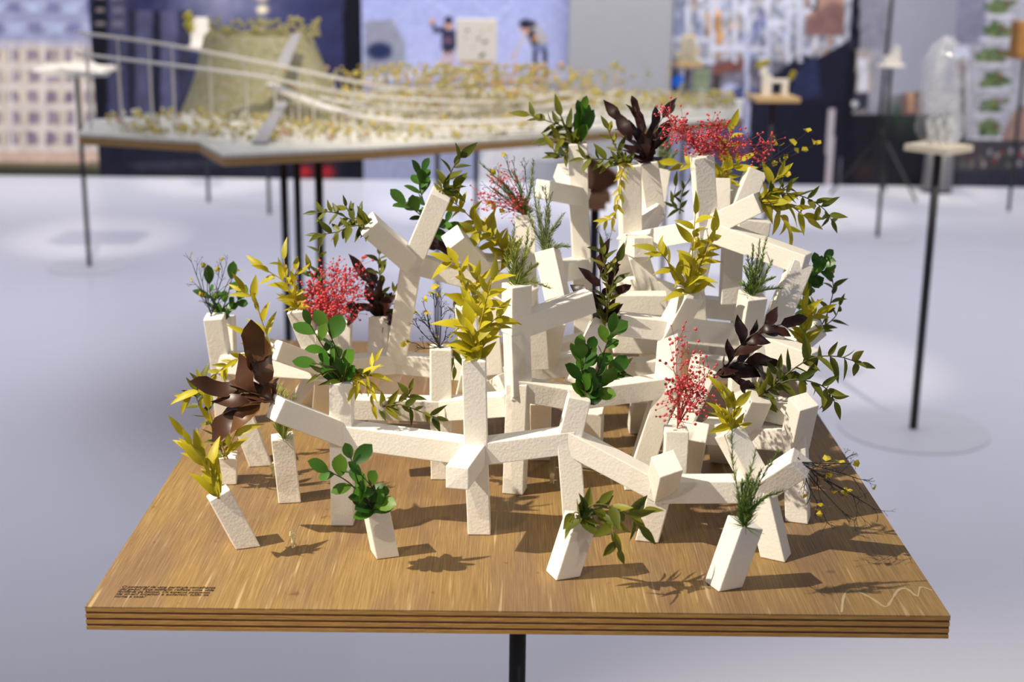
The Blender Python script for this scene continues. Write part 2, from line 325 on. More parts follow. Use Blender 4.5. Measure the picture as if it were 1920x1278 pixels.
def p_frames(p):
    p.grain(.15, 20, 5)
    pal = [(124, 130, 160), (190, 150, 104), (150, 152, 142), (110, 108, 124), (206, 204, 206), (170, 160, 150), (96, 106, 150), (186, 130, 96)]
    for i in range(240):
        x = 1250+rng.random()*310; y = -110+rng.random()*240; w = 3+rng.random()*9; h = 8+rng.random()*32; p.rect(x, y, x+w, y+h, pal[rng.integers(len(pal))], .65)
    p.rect(1258, -10, 1268, 66, (98, 108, 146), .8); p.rect(1276, 20, 1282, 66, (98, 108, 146), .7); p.rect(1325, 22, 1334, 72, (186, 138, 76)); p.rect(1342, 20, 1352, 82, (190, 142, 82)); p.poly([(1412, 40), (1424, 40), (1416, 82), (1408, 82)], (110, 116, 160))
    p.rect(1254, 112, 1560, 999, (108, 104, 116)); p.grain(.5, 9, 6)
    p.poly([(1336, 120), (1400, 108), (1400, 130), (1336, 140)], (120, 74, 66)); p.rect(1300, 130, 1330, 200, (128, 140, 112)); p.rect(1336, 140, 1352, 176, (64, 52, 52))
    p.poly([(1310, 192), (1368, 158), (1420, 168), (1420, 999), (1310, 999)], (76, 80, 120)); p.poly([(1330, 186), (1368, 154), (1388, 160), (1370, 172)], (170, 176, 206))
    p.poly([(1405, 190), (1440, 150), (1500, 100), (1530, 110), (1600, 70), (1600, 999), (1405, 999)], (26, 26, 44)); p.poly([(1490, 140), (1530, 100), (1540, 180), (1480, 190)], (40, 46, 76))
    p.rect(1510, -999, 1584, 66, (170, 134, 116)); p.poly([(1510, 40), (1560, 0), (1584, 10), (1584, 66), (1510, 66)], (128, 96, 92)); p.rect(1516, -30, 1534, 20, (60, 62, 74)); p.rect(1520, -30, 1529, 14, (206, 206, 216))
    WH = (200, 202, 216)
    for x in (1291, 1335, 1378, 1400, 1440, 1478, 1500): p.rect(x-4, -999, x+4, 118, WH)
    for (y, x0, x1) in ((74, 1254, 1340), (-40, 1254, 1510), (92, 1336, 1440), (42, 1436, 1480), (116, 1300, 1340), (20, 1480, 1520)): p.rect(x0, y-4, x1, y+4, WH)
    p.rect(1396, 60, 1405, 250, (176, 180, 204)); p.rect(1438, 90, 1446, 190, (170, 172, 190), .7); p.rect(1280, 130, 1286, 195, WH, .8)
    p.rect(1258, 132, 1270, 190, (26, 26, 40)); p.rect(1259, 142, 1281, 164, (30, 98, 196))
    p.rect(1450, 190, 1600, 999, (22, 22, 38)); p.rect(1254, 230, 1330, 999, (150, 152, 176)); p.poly([(1360, 345), (1330, 260), (1390, 260), (1420, 345)], (64, 66, 92)); p.grain(.2, 11, 8)
    p.poly([(1553, 205), (1566, 202), (1560, 350), (1547, 350)], (188, 178, 184))
def p_street(p):
    p.rect(1576, -999, 1612, 999, (16, 16, 28)); p.disc(1594, 38, 12, 14, (44, 44, 60)); p.disc(1592, 80, 12, 14, (44, 44, 60))
    p.rect(1612, -999, 1660, 92, (136, 134, 148)); p.rect(1606, 92, 1636, 175, (168, 158, 152)); p.rect(1610, 110, 1628, 170, (206, 204, 212)); p.rect(1602, 174, 1628, 210, (54, 54, 68)); p.rect(1598, 206, 1624, 214, (150, 144, 140)); p.disc(1603, 194, 6, 6, (206, 206, 206))
    p.rect(1600, 214, 1800, 999, (24, 24, 34)); p.disc(1690, 220, 50, 50, (48, 62, 50), .8, .8); p.rect(1690, 170, 1730, 214, (120, 96, 90)); p.rect(1703, 172, 1713, 210, (190, 150, 116)); p.disc(1625, 320, 40, 30, (62, 40, 34), .6, .9)
    p.rect(1784, -999, 1850, 90, (126, 126, 146)); p.rect(1780, 84, 1960, 270, (166, 164, 172)); p.rect(1788, 86, 1818, 110, (200, 204, 222)); p.line(1805, 112, 1806, 300, 9, (44, 44, 56)); p.rect(1796, 112, 1808, 138, (150, 130, 124))
    p.rect(1850, -999, 2400, 250, (168, 166, 176))
    for i, y in enumerate(range(-90, 270, 46)):
        cx = 1876-i*3.0+ (6 if i < 3 else 0)
        for k in range(26):
            a = rng.random(); p.disc(cx+rng.normal()*13, y+10+rng.normal()*7, 7, 6, (60+60*a, 78+58*a, 54+26*a), .85)
        p.disc(cx+14, y+4, 5, 6, (120, 70, 66), .7); p.rect(cx-30, y+24, cx+30, y+30, (196, 194, 202))
    for i, y in enumerate(range(-90, 270, 46)):
        for k in range(30): p.disc(1990+rng.normal()*26, y+10+rng.normal()*7, 7, 6, (70+40*rng.random(), 92, 60), .85)
    p.poly([(1880, 250), (1900, 210), (1960, 180), (1960, 340), (1876, 320)], (140, 106, 92), .8)
    p.rect(1790, 262, 2400, 318, (66, 62, 66)); p.rect(1790, 318, 2400, 999, (44, 44, 58))
    for i in range(90): p.disc(1790+rng.random()*330, 275+rng.random()*40, 4, 5, [(150, 60, 60), (60, 60, 80), (190, 186, 186), (110, 120, 100)][rng.integers(4)], .7)
    p.grain(.2, 10, 9)
panel('poster', -420, 183, p_facade, (208, 194, 176), 'photo panel of a pale building facade with rows of windows')
panel('poster', 183, 682, p_night, (44, 46, 80), 'photo panel of a dark night street with red tail lights')
panel('poster', 682, 1064, p_sky, (170, 174, 216), 'photo panel of two children under a pale blue sky')
panel('poster', 1254, 1578, p_frames, (172, 174, 186), 'photo panel of a house of white frames and glass')
panel('poster', 1578, 2330, p_street, (150, 148, 158), 'photo panel of a street with planted balconies and dark column')
g = MB(); xa, xb = atY(1064, 200, YW-.22).x, atY(1254, 200, YW-.22).x; g.box((xa, YW-.22, 0), (xb, YW-.001, 3.2))
tag(g.build('column', GREYP), 'plain grey column between the sky panel and the house panel', 'column')

# ------------------------------------------------------------------ display stands
def stand(px, py, dist, top_fn, label, r=0.011, plate=True, foot=None, base_r=0.2, z=ZB):
    b = onZ(px, py, 0) if dist is None else Vector((atY(px, py, dist).x, dist, 0)); b.z = 0
    e = empty('display_stand', b, label, 'stand', 'black pole display stands')
    m = MB(); m.lathe([(base_r, 0.0005), (base_r, 0.004), (base_r-.002, 0.005)], b, 40); m.build('base_plate', DISC, e)
    m = MB(); m.tube([b+Vector((0, 0, .0045)), b+Vector((0, 0, z-.02))], r, 12); m.build('pole', BLACK, e, True)
    top_fn(b, e); return b
def plate(w, d, mat, rot=0, t=0.02, rnd=False):
    def f(b, e):
        m = MB()
        if rnd: m.lathe([(w/2-.004, ZB-t), (w/2, ZB-t+.004), (w/2, ZB-.002), (w/2-.002, ZB)], b, 32)
        else:
            m.box((-w/2, -d/2, ZB-t), (w/2, d/2, ZB)); R = Matrix.Rotation(rot, 3, 'Z'); m.v = [tuple(R@Vector(v)+b) for v in m.v]
        m.build('top_plate', mat, e)
    return f
b1 = stand(168, 500, None, plate(.3, .24, WHITE, .2), 'black pole stand holding a crumpled white sheet')
b2 = stand(1712, 805, None, plate(.155, .155, mk_plain('pale_plate', (230, 218, 194), .6), .75), 'black pole stand with square tan plate under a clear bag', .0135, base_r=.25)
b3 = stand(1645, 445, None, plate(.15, .15, WHITE, 0, .014, True), 'slim black stand with round plate under a white tower model', .011, base_r=.22)
b4 = stand(1442, 300, 6.1, plate(.19, .17, TAN, .1), 'black stand with wooden plate carrying white blocks and yellow leaf')
b5 = stand(1280, 300, 7.9, plate(.14, .14, TAN, .2), 'black stand in front of the frame house panel with stacked biscuit model')
b6 = stand(1901, 300, 8.8, plate(.16, .16, CORK, .3), 'black stand carrying an amber cork cube by the balconies panel')
b7 = stand(893, 300, 7.9, plate(.18, .16, TAN, 0), 'black stand carrying a white spotted cube before the sky panel')
b8 = stand(388, 300, 8.8, plate(.14, .14, WHITE, 0), 'black stand carrying a white block with yellow leaves')
b9 = stand(502, 300, 8.4, plate(.2, .2, WHITE, 0), 'black stand standing behind the green hill model')
b10 = stand(1118, 300, 3.45, plate(.05, .05, BROWN, 0), 'black stand carrying a brown wooden leaf model')

# small models on those stands
def wrinkled(name, b, w, d, h, mat, seed, label, cat):
    random.seed(seed); n = 22; vs = []; fs = []
    for j in range(n):
        for i in range(n):
            u = i/(n-1)*2-1; v = j/(n-1)*2-1; rr = max(0, 1-(u*u+v*v)*.55)
            z = h*rr*(.45+.9*abs(mnoise.noise(Vector((u*4.5, v*4.5, seed)))))+.002
            jx = .09*mnoise.noise(Vector((u*3, v*5, seed+5)))
            vs.append((b.x+u*w/2*(1+jx*4), b.y+v*d/2, ZB+z))
    for j in range(n-1):
        for i in range(n-1): fs.append((j*n+i, j*n+i+1, (j+1)*n+i+1, (j+1)*n+i))
    k = len(vs); vs += [(x, y, ZB+.001) for (x, y, z) in vs]
    per = [i for i in range(n)]+[j*n+n-1 for j in range(1, n)]+[(n-1)*n+i for i in range(n-2, -1, -1)]+[j*n for j in range(n-2, 0, -1)]
    for i in range(len(per)): a, c = per[i], per[(i+1) % len(per)]; fs.append((a, a+k, c+k, c))
    tag(add_obj(name, mesh(name, vs, fs), mat), label, cat)
wrinkled('crumpled_paper', b1, .34, .26, .045, WHITE, 3, 'crumpled white paper sheet draped over a tall pole stand', 'paper model')
# clear bag: a wrinkled open lantern of plastic
vs = []; fs = []; n = 28; prof = [(.055, .002), (.075, .05), (.085, .12), (.08, .2), (.07, .26), (.045, .31), (.012, .34)]
for j, (r, z) in enumerate(prof):
    for k in range(n):
        a = 2*math.pi*k/n; w = 1+.34*mnoise.noise(Vector((math.cos(a)*2.2, math.sin(a)*2.2, j*.6+2)))
        vs.append((b2.x+r*w*math.cos(a), b2.y+r*w*math.sin(a), ZB+z+.015*mnoise.noise(Vector((a*2, j, 4)))*(j > 0)))
for j in range(len(prof)-1):
    for k in range(n): fs.append((j*n+k, j*n+(k+1) % n, (j+1)*n+(k+1) % n, (j+1)*n+k))
fs.append(tuple((len(prof)-1)*n+k for k in range(n)))
eb = empty('plastic_bag', Vector((b2.x, b2.y, ZB)), 'crumpled clear plastic bag standing on the square tan plate', 'plastic bag')
add_obj('film', mesh('film', vs, fs, True), mk_plastic(), eb)
m = MB(); random.seed(5)
for i in range(7):
    a = i*.9; m.tube([Vector((b2.x+.03*math.cos(a), b2.y+.03*math.sin(a), ZB+.002)), Vector((b2.x+.045*math.cos(a+.5), b2.y+.045*math.sin(a+.5), ZB+.05+.03*random.random())), Vector((b2.x+.03*math.cos(a+1), b2.y+.03*math.sin(a+1), ZB+.09))], .006, 5, .002)
m.build('folded_film', mk_plain('frosted_film', (222, 222, 220), .4), eb)
# white tower
et = empty('tower_model', Vector((b3.x, b3.y, ZB)), 'small stepped white tower model on the round plate', 'model')
for (x0, x1, z0, z1) in ((-.045, .045, 0, .024), (-.04, .036, .024, .045), (-.006, .036, .045, .07), (.01, .03, .07, .1)):
    m = MB(); m.box((b3.x+x0, b3.y-.035, ZB+z0+.0005), (b3.x+x1, b3.y+.035, ZB+z1)); m.build('tier', WHITE, et)
# blocks with leaf
e4 = empty('block_model', Vector((b4.x, b4.y, ZB)), 'white foam posts and bench on the wooden plate of the dark stand', 'model')
for (x0, x1, z0, z1) in ((-.05, -.01, .0005, .085), (.035, .06, .0005, .055), (-.01, .062, .055, .07), (-.06, -.03, .085, .12)):
    m = MB(); m.box((b4.x+x0, b4.y-.015, ZB+z0), (b4.x+x1, b4.y+.015, ZB+z1)); m.build('foam_block', FOAM, e4)
for (u, v) in ((-.055, .135), (-.035, .142), (-.07, .125), (.07, .078), (.078, .095)):
    m = MB(); m.ball((b4.x+u, b4.y-.01, ZB+v), .015); m.build('yellow_leaf_tuft', YEL, e4)
# biscuit tower
e5 = empty('stacked_model', Vector((b5.x, b5.y, ZB)), 'pale perforated pyramid model of stacked slabs on a far stand', 'model'); random.seed(2)
for i in range(9):
    w = .062*(1-i*.045); m = MB(); c = Vector((b5.x+random.uniform(-.010, .010), b5.y, ZB+.0005+i*.0165)); m.box(c+Vector((-w, -w, 0)), c+Vector((w, w, .0075))); m.box(c+Vector((-w*.4, -w*.5, .0075)), c+Vector((-w*.2, w*.5, .0165))); m.box(c+Vector((w*.3, -w*.5, .0075)), c+Vector((w*.5, w*.5, .0165))); m.build('slab', WHITE if i % 2 else CREAM, e5)
# cork cube
m = MB(); m.box((b6.x-.075, b6.y-.075, ZB+.0005), (b6.x+.075, b6.y+.075, ZB+.2)); bm = bmesh.new(); mm = mesh('c', m.v, m.f); bm.from_mesh(mm); bmesh.ops.subdivide_edges(bm, edges=bm.edges[:], cuts=6, use_grid_fill=True)
for v in bm.verts: v.co += Vector((mnoise.noise(v.co*40), mnoise.noise(v.co*40+Vector((5, 0, 0))), 0))*.006
tag(add_obj('cork_cube', from_bm('cork_cube', bm), CORK), 'rough amber cork cube on a tall stand by the balconies', 'cube')
# spotted cube
e7 = empty('spotted_cube', Vector((b7.x, b7.y, ZB)), 'white cube with small dark leaf cut-outs before the sky panel', 'cube')
m = MB(); m.box((b7.x-.108, b7.y-.08, ZB+.0005), (b7.x+.108, b7.y+.08, ZB+.215)); m.build('cube_body', WHITE, e7); random.seed(9)
for (u, v, s) in ((-.05, .16, .012), (.03, .15, .008), (.01, .118, .012), (-.06, .12, .007), (.045, .10, .016), (.03, .03, .02), (.07, .17, .007), (-.02, .07, .006)):
    m = MB(); c = Vector((b7.x+u, b7.y-.0815, ZB+v)); m.add([c+Vector((-s, 0, -.3*s)), c+Vector((0, 0, -s*.6)), c+Vector((s, 0, .4*s)), c+Vector((.1*s, 0, s*.7)), c+Vector((-s, .0, -.3*s))+Vector((0, .0012, 0)), c+Vector((s, .0012, .4*s))], [(0, 1, 2, 3), (0, 4, 5, 2)]); m.build('dark_cutout', OLV, e7)
# white block with yellow leaves
e8 = empty('flower_block', Vector((b8.x, b8.y, ZB)), 'white block with yellow leaves on the stand behind the ramps', 'model')
m = MB(); m.box((b8.x-.055, b8.y-.04, ZB+.0005), (b8.x+.055, b8.y+.04, ZB+.16)); m.build('foam_block', FOAM, e8)
for i in range(7):
    m = MB(); m.ball((b8.x-.06+.02*math.sin(i*2.1), b8.y-.04, ZB+.09+.016*i), .018); m.build('yellow_leaf_tuft', YEL, e8)
m = MB(); m.box((b9.x-.07, b9.y-.05, ZB+.0005), (b9.x+.07, b9.y+.05, ZB+.05)); bm = bmesh.new(); bm.from_mesh(mesh('c', m.v, m.f)); bmesh.ops.bevel(bm, geom=bm.edges[:], offset=.008, segments=2, affect='EDGES')
tag(add_obj('white_slab_model', from_bm('white_slab_model', bm), WHITE), 'low white slab model hidden behind the hill model', 'model')
# brown wooden leaf model on a block
e10 = empty('wooden_leaf_model', Vector((b10.x, b10.y, ZB)), 'brown curled wooden leaf model on a small block behind the lattice', 'model')
m = MB(); m.box((b10.x-.032, b10.y-.04, ZB+.0005), (b10.x+.035, b10.y+.04, ZB+.02)); m.build('block', BROWN, e10)
n = 14; vs = []; fs = []
for i in range(n):
    t = i/(n-1); r = .05*math.sin(math.pi*min(1, t*.9+.12))*(1-.75*t); x = b10.x+.07*(t-.35)*-.2; 
    for k in range(8):
        a = math.pi*(k/7)*1.5-.4; vs.append((b10.x+r*math.cos(a)*1.3+.02*math.sin(t*5)-.01, b10.y+r*math.sin(a), ZB+.02+t*.11))
for i in range(n-1):
    for k in range(7): fs.append((i*8+k, i*8+k+1, (i+1)*8+k+1, (i+1)*8+k))
o = add_obj('curled_leaf', mesh('curled_leaf', vs, fs, True), BROWN, e10); sm = o.modifiers.new('thick', 'SOLIDIFY'); sm.thickness = .003

# tripod, bin and hanging sheet by the street panel
c = onZ(1652, 368, 0); et = empty('tripod', c, 'black tripod light stand in front of the dark street panel', 'tripod')
m = MB(); m.tube([c+Vector((-.06, 0, .12)), c+Vector((-.0, 0, 2.6))], .011, 8); m.build('pole', BLACK, et)
hub = c+Vector((-.03, 0, .42))
for (px, py) in ((1556, 366), (1718, 380), (1660, 360)):
    q = onZ(px, py, 0); m = MB(); m.tube([hub, q+Vector((0, 0, .008))], .008, 6); m.build('leg', BLACK, et)
m = MB(); m.ball(hub, .022); m.build('collar', BLACK, et)
cb = onZ(1757, 360, 0); cb.y = 9.55; eb = empty('waste_bin', cb, 'squat grey cylindrical bin standing by the street panel', 'bin')
m = MB(); m.lathe([(.09, .012), (.098, .02), (.092, .24), (.085, .25)], cb, 24); m.build('bin_body', mk_plain('grey_bin', (128, 126, 128), .6), eb, True)
m = MB(); m.lathe([(.1, .0005), (.1, .013)], cb, 24); m.build('bin_foot', BLACK, eb)
pa, pb = atY(1664, 180, 8.7), atY(1782, 160, 8.4); m = MB(); zt = 3.0
m.add([pa, pb, Vector((pb.x, pb.y, zt)), Vector((pa.x, pa.y, zt))]+[v+Vector((0, .006, 0)) for v in (pa, pb, Vector((pb.x, pb.y, zt)), Vector((pa.x, pa.y, zt)))], [(0, 1, 2, 3), (7, 6, 5, 4), (0, 4, 5, 1), (1, 5, 6, 2), (2, 6, 7, 3), (3, 7, 4, 0)])
tag(m.build('hanging_sheet', mk_plain('lavender_sheet', (196, 196, 206), .8)), 'tall plain white sheet hanging in front of the street panel', 'banner')

# ------------------------------------------------------------------ city landscape model on its large table
ZT = 0.97
front = [(147, 250), (372, 264), (418, 290), (700, 277), (1000, 255), (1260, 232), (1392, 219)]
fp = [onZ(x, y, ZT) for x, y in front]
poly = fp+[Vector((.95, 5.85, ZT)), Vector((-.9, 5.9, ZT)), onZ(335, 214, ZT), onZ(168, 224, ZT)]
ec = empty('model_table', Vector((-.3, 5.0, 0)), 'large irregular plywood table carrying a white ramp landscape model', 'table')
def slab(name, z0, z1, mat, inset=0):
    k = len(poly); vs = [Vector((v.x, v.y+inset, z0)) for v in poly]+[Vector((v.x, v.y+inset, z1)) for v in poly]
    return add_obj(name, mesh(name, vs, [tuple(range(k-1, -1, -1)), tuple(range(k, 2*k))]+[(i, (i+1) % k, (i+1) % k+k, i+k) for i in range(k)]), mat, ec)
slab('plywood_top', ZT-.034, ZT-.010, mk_ply('table_ply', (150, 112, 62), (196, 158, 104)))
slab('white_ground', ZT-.010, ZT, mk_speckle('pale_ground', [(.35, (206, 204, 190)), (.6, (226, 224, 216)), (.75, (196, 186, 120))], 28))
for (px, d, r) in ((531, 4.75, .0125), (556, 4.95, .0125), (597, 4.6, .0135), (820, 5.5, .008), (893, 5.4, .008), (1250, 5.5, .008)):
    q = atY(px, 300, d); m = MB(); m.tube([Vector((q.x, d, 0.001)), Vector((q.x, d, ZT-.034))], r, 10); m.build('leg', BLACK, ec, True)
em = empty('landscape_model', Vector((-.3, 5.0, ZT)), 'white landscape model of ramps, hill and tiny yellow trees', 'model')
# hill
base = [(330, 5.15), (365, 4.95), (470, 4.85), (590, 4.95), (672, 5.15), (620, 5.45), (480, 5.5), (370, 5.4)]
def ring(t, n=40):
    out = []
    for k in range(n):
        a = 2*math.pi*k/n; cx, hx = (507-15*t, 170-64*t**.8)
        px = cx+hx*math.cos(a)*(1 if math.cos(a) < 0 else 1-.1*t); d = 5.2+.33*(1-.6*t)*math.sin(a)
        x = atY(px, 150, d).x; top = atY(px, 66 if px < 590 else 66+(px-590)*1.2, 5.2).z
        out.append(Vector((x, d, ZT+.001+(top-ZT)*t+.006*mnoise.noise(Vector((x*9, d*9, t*4)))*(t > 0))))
    return out
T = [0, .15, .3, .45, .6, .75, .88, .97, 1.0]; vs = []; fs = []; n = 40
for t in T: vs += ring(t)
for j in range(len(T)-1):
    for k in range(n): fs.append((j*n+k, j*n+(k+1) % n, (j+1)*n+(k+1) % n, (j+1)*n+k))
fs.append(tuple((len(T)-1)*n+k for k in range(n)))
hill = add_obj('hill', mesh('hill', vs, fs, True), mk_speckle('hill_net', [(.3, (138, 136, 118)), (.48, (160, 154, 112)), (.6, (172, 168, 150)), (.75, (150, 150, 142))], 45), em)
def ribbon(pts, w, h, name='ramp', rods=0):
    path = smooth_path([atY(px, py, d) for px, py, d in pts], 8); m = MB()
    for p in path: p.z = max(p.z, ZT+h+.001); vs = []; k = len(path)
    for i, p in enumerate(path):
        t = path[min(i+1, k-1)]-path[max(i-1, 0)]; s = Vector((-t.y, t.x, 0)).normalized()*w/2
        vs += [p-s, p+s, p+s-Vector((0, 0, h)), p-s-Vector((0, 0, h))]
    fs = [(i*4+a, i*4+(a+1) % 4, i*4+4+(a+1) % 4, i*4+4+a) for i in range(k-1) for a in range(4)]+[(0, 1, 2, 3), (k*4-1, k*4-2, k*4-3, k*4-4)]
    m.add(vs, fs); r = m.build(name, WHITE, em)
    if rods:
        for i in range(rods):
            p = path[int((i+.5)/rods*(k-1))]
            if p.z-h > ZT+.02: q = MB(); q.tube([Vector((p.x, p.y, ZT+.001)), p-Vector((0, 0, h*.6))], .0028, 5); q.build('support_rod', WHITE, r)
    return r
ribbon([(142, 58, 4.7), (300, 79, 4.75), (480, 112, 4.8), (600, 137, 4.85), (700, 156, 4.9), (800, 168, 5.0), (900, 170, 5.15), (1010, 160, 5.3)], .03, .009, rods=20)
ribbon([(142, 98, 4.55), (300, 117, 4.58), (480, 140, 4.6), (600, 163, 4.65), (700, 178, 4.75), (830, 187, 4.85), (960, 188, 5.0), (1070, 172, 5.2)], .03, .008, rods=20)
ribbon([(508, 155, 4.9), (555, 178, 4.85), (640, 207, 4.75), (740, 224, 4.7), (860, 228, 4.7), (1000, 221, 4.8), (1070, 210, 4.9)], .05, .009, rods=16)
ribbon([(600, 182, 5.0), (700, 196, 4.95), (820, 203, 4.95), (960, 203, 5.0), (1080, 190, 5.1)], .035, .008, rods=14)
ribbon([(690, 150, 5.3), (760, 140, 5.4), (830, 132, 5.45), (880, 124, 5.5)], .03, .006, rods=6)
ribbon([(700, 168, 5.2), (790, 165, 5.25), (870, 155, 5.35), (900, 146, 5.45)], .03, .006, rods=6)
ribbon([(800, 243, 4.5), (900, 243, 4.55), (1020, 238, 4.65), (1130, 222, 4.8)], .04, .006)
ribbon([(1040, 208, 5.2), (1150, 212, 5.2), (1270, 214, 5.25), (1380, 212, 5.3)], .05, .008)
ribbon([(880, 180, 5.3), (990, 172, 5.4), (1080, 178, 5.4), (1180, 190, 5.4)], .03, .007)
m = MB(); p0, p1, p2, p3 = [atY(x, y, d) for x, y, d in ((473, 276, 4.3), (502, 277, 4.3), (540, 190, 4.75), (520, 190, 4.75))]

for p in (p0, p1, p2, p3): p.z = max(p.z, ZT+.0095)
m.add([p0, p1, p2, p3]+[p-Vector((0, 0, .008)) for p in (p0, p1, p2, p3)], [(0, 1, 2, 3), (7, 6, 5, 4), (0, 4, 5, 1), (1, 5, 6, 2), (2, 6, 7, 3), (3, 7, 4, 0)]); m.build('slide_road', GREYP, em)
m = MB(); q = [atY(x, y, d) for x, y, d in ((545, 66, 5.0), (566, 60, 5.0), (540, 125, 4.83), (516, 125, 4.83))]
m.add(q+[v+Vector((0, .01, 0)) for v in q], [(0, 3, 2, 1), (4, 5, 6, 7), (0, 1, 5, 4), (1, 2, 6, 5), (2, 3, 7, 6), (3, 0, 4, 7)]); m.build('hill_road', GREYP, hill)
random.seed(11)
cols = {'yellow': mk_plain('tree_yellow', (214, 194, 92), .8), 'olive': mk_plain('tree_olive', (182, 174, 116), .8), 'pink': mk_plain('tree_pink', (218, 178, 150), .8), 'white': mk_plain('tree_white', (232, 226, 210), .8)}
for nm, mt in cols.items():
    m = MB()
    for i in range({'yellow': 1000, 'olive': 900, 'pink': 260, 'white': 1100}[nm]):
        u = random.random()
        if u < .48: px = random.gauss(880, 150); py = random.uniform(120, 200) if nm != 'white' else random.uniform(170, 240); d = random.uniform(4.9, 5.7)
        elif u < .7: px = random.uniform(200, 1000); py = random.uniform(225, 275); d = None
        else: px = random.uniform(940, 1375); py = random.uniform(188, 216); d = None
        if d is None: p = onZ(px, py-6, ZT); p.z = ZT+random.uniform(.012, .03)
        else: p = atY(px, py, d)
        fx = fp[0].x
        if p.z < ZT+.012: p.z = ZT+random.uniform(.012, .04)
        yf = np.interp(p.x, [v.x for v in fp], [v.y for v in fp])
        if p.y < yf+.03: p.y = yf+.03+random.random()*.1
        if p.z-ZT < .2 and p.x > -1.4 and p.x < 1.1:
            r = random.uniform(.004, .011); m.ball(p, r)
            if i % 3 == 0: m.tube([Vector((p.x, p.y, ZT+.001)), p], .0011, 3)
    tag(m.build('tiny_trees_'+nm, mt, em), kind='stuff')
m = MB()
for i in range(260):
    a = random.random()*2*math.pi; px = 500+random.uniform(-110, 100); p = atY(px, 66-random.random()**2*32, 5.08+random.random()*.24); m.ball(p, random.uniform(.004, .010))
tag(m.build('hilltop_shrubs', cols['olive'], hill), kind='stuff')

# ------------------------------------------------------------------ plywood display board
BW, BD, BT = .8, .93, .0232; bx0, bx1, by0, by1 = XB-BW/2, XB+BW/2, D0, D0+BD
eb = empty('display_board', Vector((XB+.008, D0+.4, 0)), 'thick plywood board on a black pole under the foam lattice', 'table')
th = [.0012, .0036, .0024, .0038, .0024, .0038, .0024, .0036]; th[-1] = BT-sum(th[:-1]); z = ZB
for i, t in enumerate(th):
    ins = 0 if i % 2 == 0 or i == 0 else (.0001)
    mt = WOODTOP if i == 0 else (PLY_L if i % 2 else PLY_D); inset = .0 if mt is not PLY_D else .0004
    m = MB(); m.box((bx0+inset, by0+inset, z-t), (bx1-inset, by1-inset, z)); pl = m.build('ply', mt, eb); z -= t
    if i == 0: top_ply = pl
m = MB(); px_, py_ = XB+.0085, D0+.42
q = onZ(980, 1187, ZB-BT); m.tube([Vector((q.x, D0+.40, .005)), Vector((q.x, D0+.40, ZB-BT))], .0105, 16); m.build('pole', BLACK, eb, True)
m = MB(); m.lathe([(.25, .0005), (.25, .004), (.248, .005)], (q.x, D0+.40, 0), 48); m.build('base_plate', DISC, eb)
# pale dried glue line and printed caption on the board
line = [(1578, 1147), (1582, 1118), (1592, 1106), (1612, 1110), (1636, 1122), (1660, 1137), (1672, 1124), (1684, 1106), (1700, 1103), (1720, 1117), (1726, 1100), (1748, 1106)]
pth = smooth_path([onZ(x, y, ZB+.0002) for x, y in line], 4); m = MB(); vs = []
random.seed(3)
for i, p in enumerate(pth):
    t = pth[min(i+1, len(pth)-1)]-pth[max(0, i-1)]; s = Vector((-t.y, t.x, 0)).normalized()*random.uniform(.0006, .0018); vs += [p-s, p+s]
m.add(vs, [(2*i, 2*i+2, 2*i+3, 2*i+1) for i in range(len(pth)-1)]); m.build('glue_stain', CHALK, top_ply)
txt = ['O potencial de uma particula semelhante', 'do gelo? Este edificio reflete uma vida', 'formada de blocos. Os espacos pequenos', 'de viver? Interior e exterior, tudo se', 'torna a casa?']
tp0, tp1 = onZ(228, 1100, ZB), onZ(214, 1118, ZB); tr = onZ(405, 1100, ZB)
for i, s in enumerate(txt):
    cu = bpy.data.curves.new('caption', 'FONT'); cu.body = s; cu.size = .0068; cu.shear = .2; cu.extrude = 0.00008
    to = bpy.data.objects.new('caption', cu); COL.objects.link(to); bpy.context.view_layer.update()
    me = bpy.data.meshes.new_from_object(to.evaluated_get(bpy.context.evaluated_depsgraph_get())); bpy.data.objects.remove(to)
    w = max(v.co.x for v in me.vertices) or 1; sx = (tr.x-tp0.x)*(len(s)/39)/w; p = tp0.lerp(tp1, i/4)
    me.transform(Matrix.Translation((p.x-.0, p.y-.002, ZB+.00025)) @ Matrix.Diagonal((sx, 1, 1, 1)))
    me.materials.clear(); add_obj('caption_line', me, INK, top_ply)

# ------------------------------------------------------------------ foam lattice
BWID = .0242
def bar_mesh(a, b, w=BWID, yaw=0, cut0=False, cut1=False, seed=0):
    ax = (b-a); L = ax.length; ax.normalize()
    ref = Vector((0, -1, 0)) if abs(ax.z) > .6 else Vector((0, 0, 1))
    x = ref.cross(ax); x.normalize(); y = ax.cross(x); R = Matrix.Rotation(math.radians(yaw), 3, ax); x = R@x; y = R@y
    rn = random.Random(seed*7+1); h = w/2*(1+rn.uniform(-.03, .03)); vs = []
    for e, c, cut in ((0, a, cut0), (1, b, cut1)):
        for sx, sy in ((-1, -1), (1, -1), (1, 1), (-1, 1)):
            v = c+x*sx*h+y*sy*h
            if cut: v = v+ax*((ZB+.0003-v.z)/ax.z)
            else: v = v+ax*rn.uniform(-.0009, .0009)
            vs.append(v)
    bm = bmesh.new(); bv = [bm.verts.new(v) for v in vs]
    for f in ((3, 2, 1, 0), (4, 5, 6, 7), (0, 1, 5, 4), (1, 2, 6, 5), (2, 3, 7, 6), (3, 0, 4, 7)): bm.faces.new([bv[i] for i in f])
    bmesh.ops.recalc_face_normals(bm, faces=bm.faces[:])
    bmesh.ops.bevel(bm, geom=bm.edges[:], offset=.0011, segments=2, affect='EDGES', profile=.5)
    me = from_bm('foam_bar', bm); return me
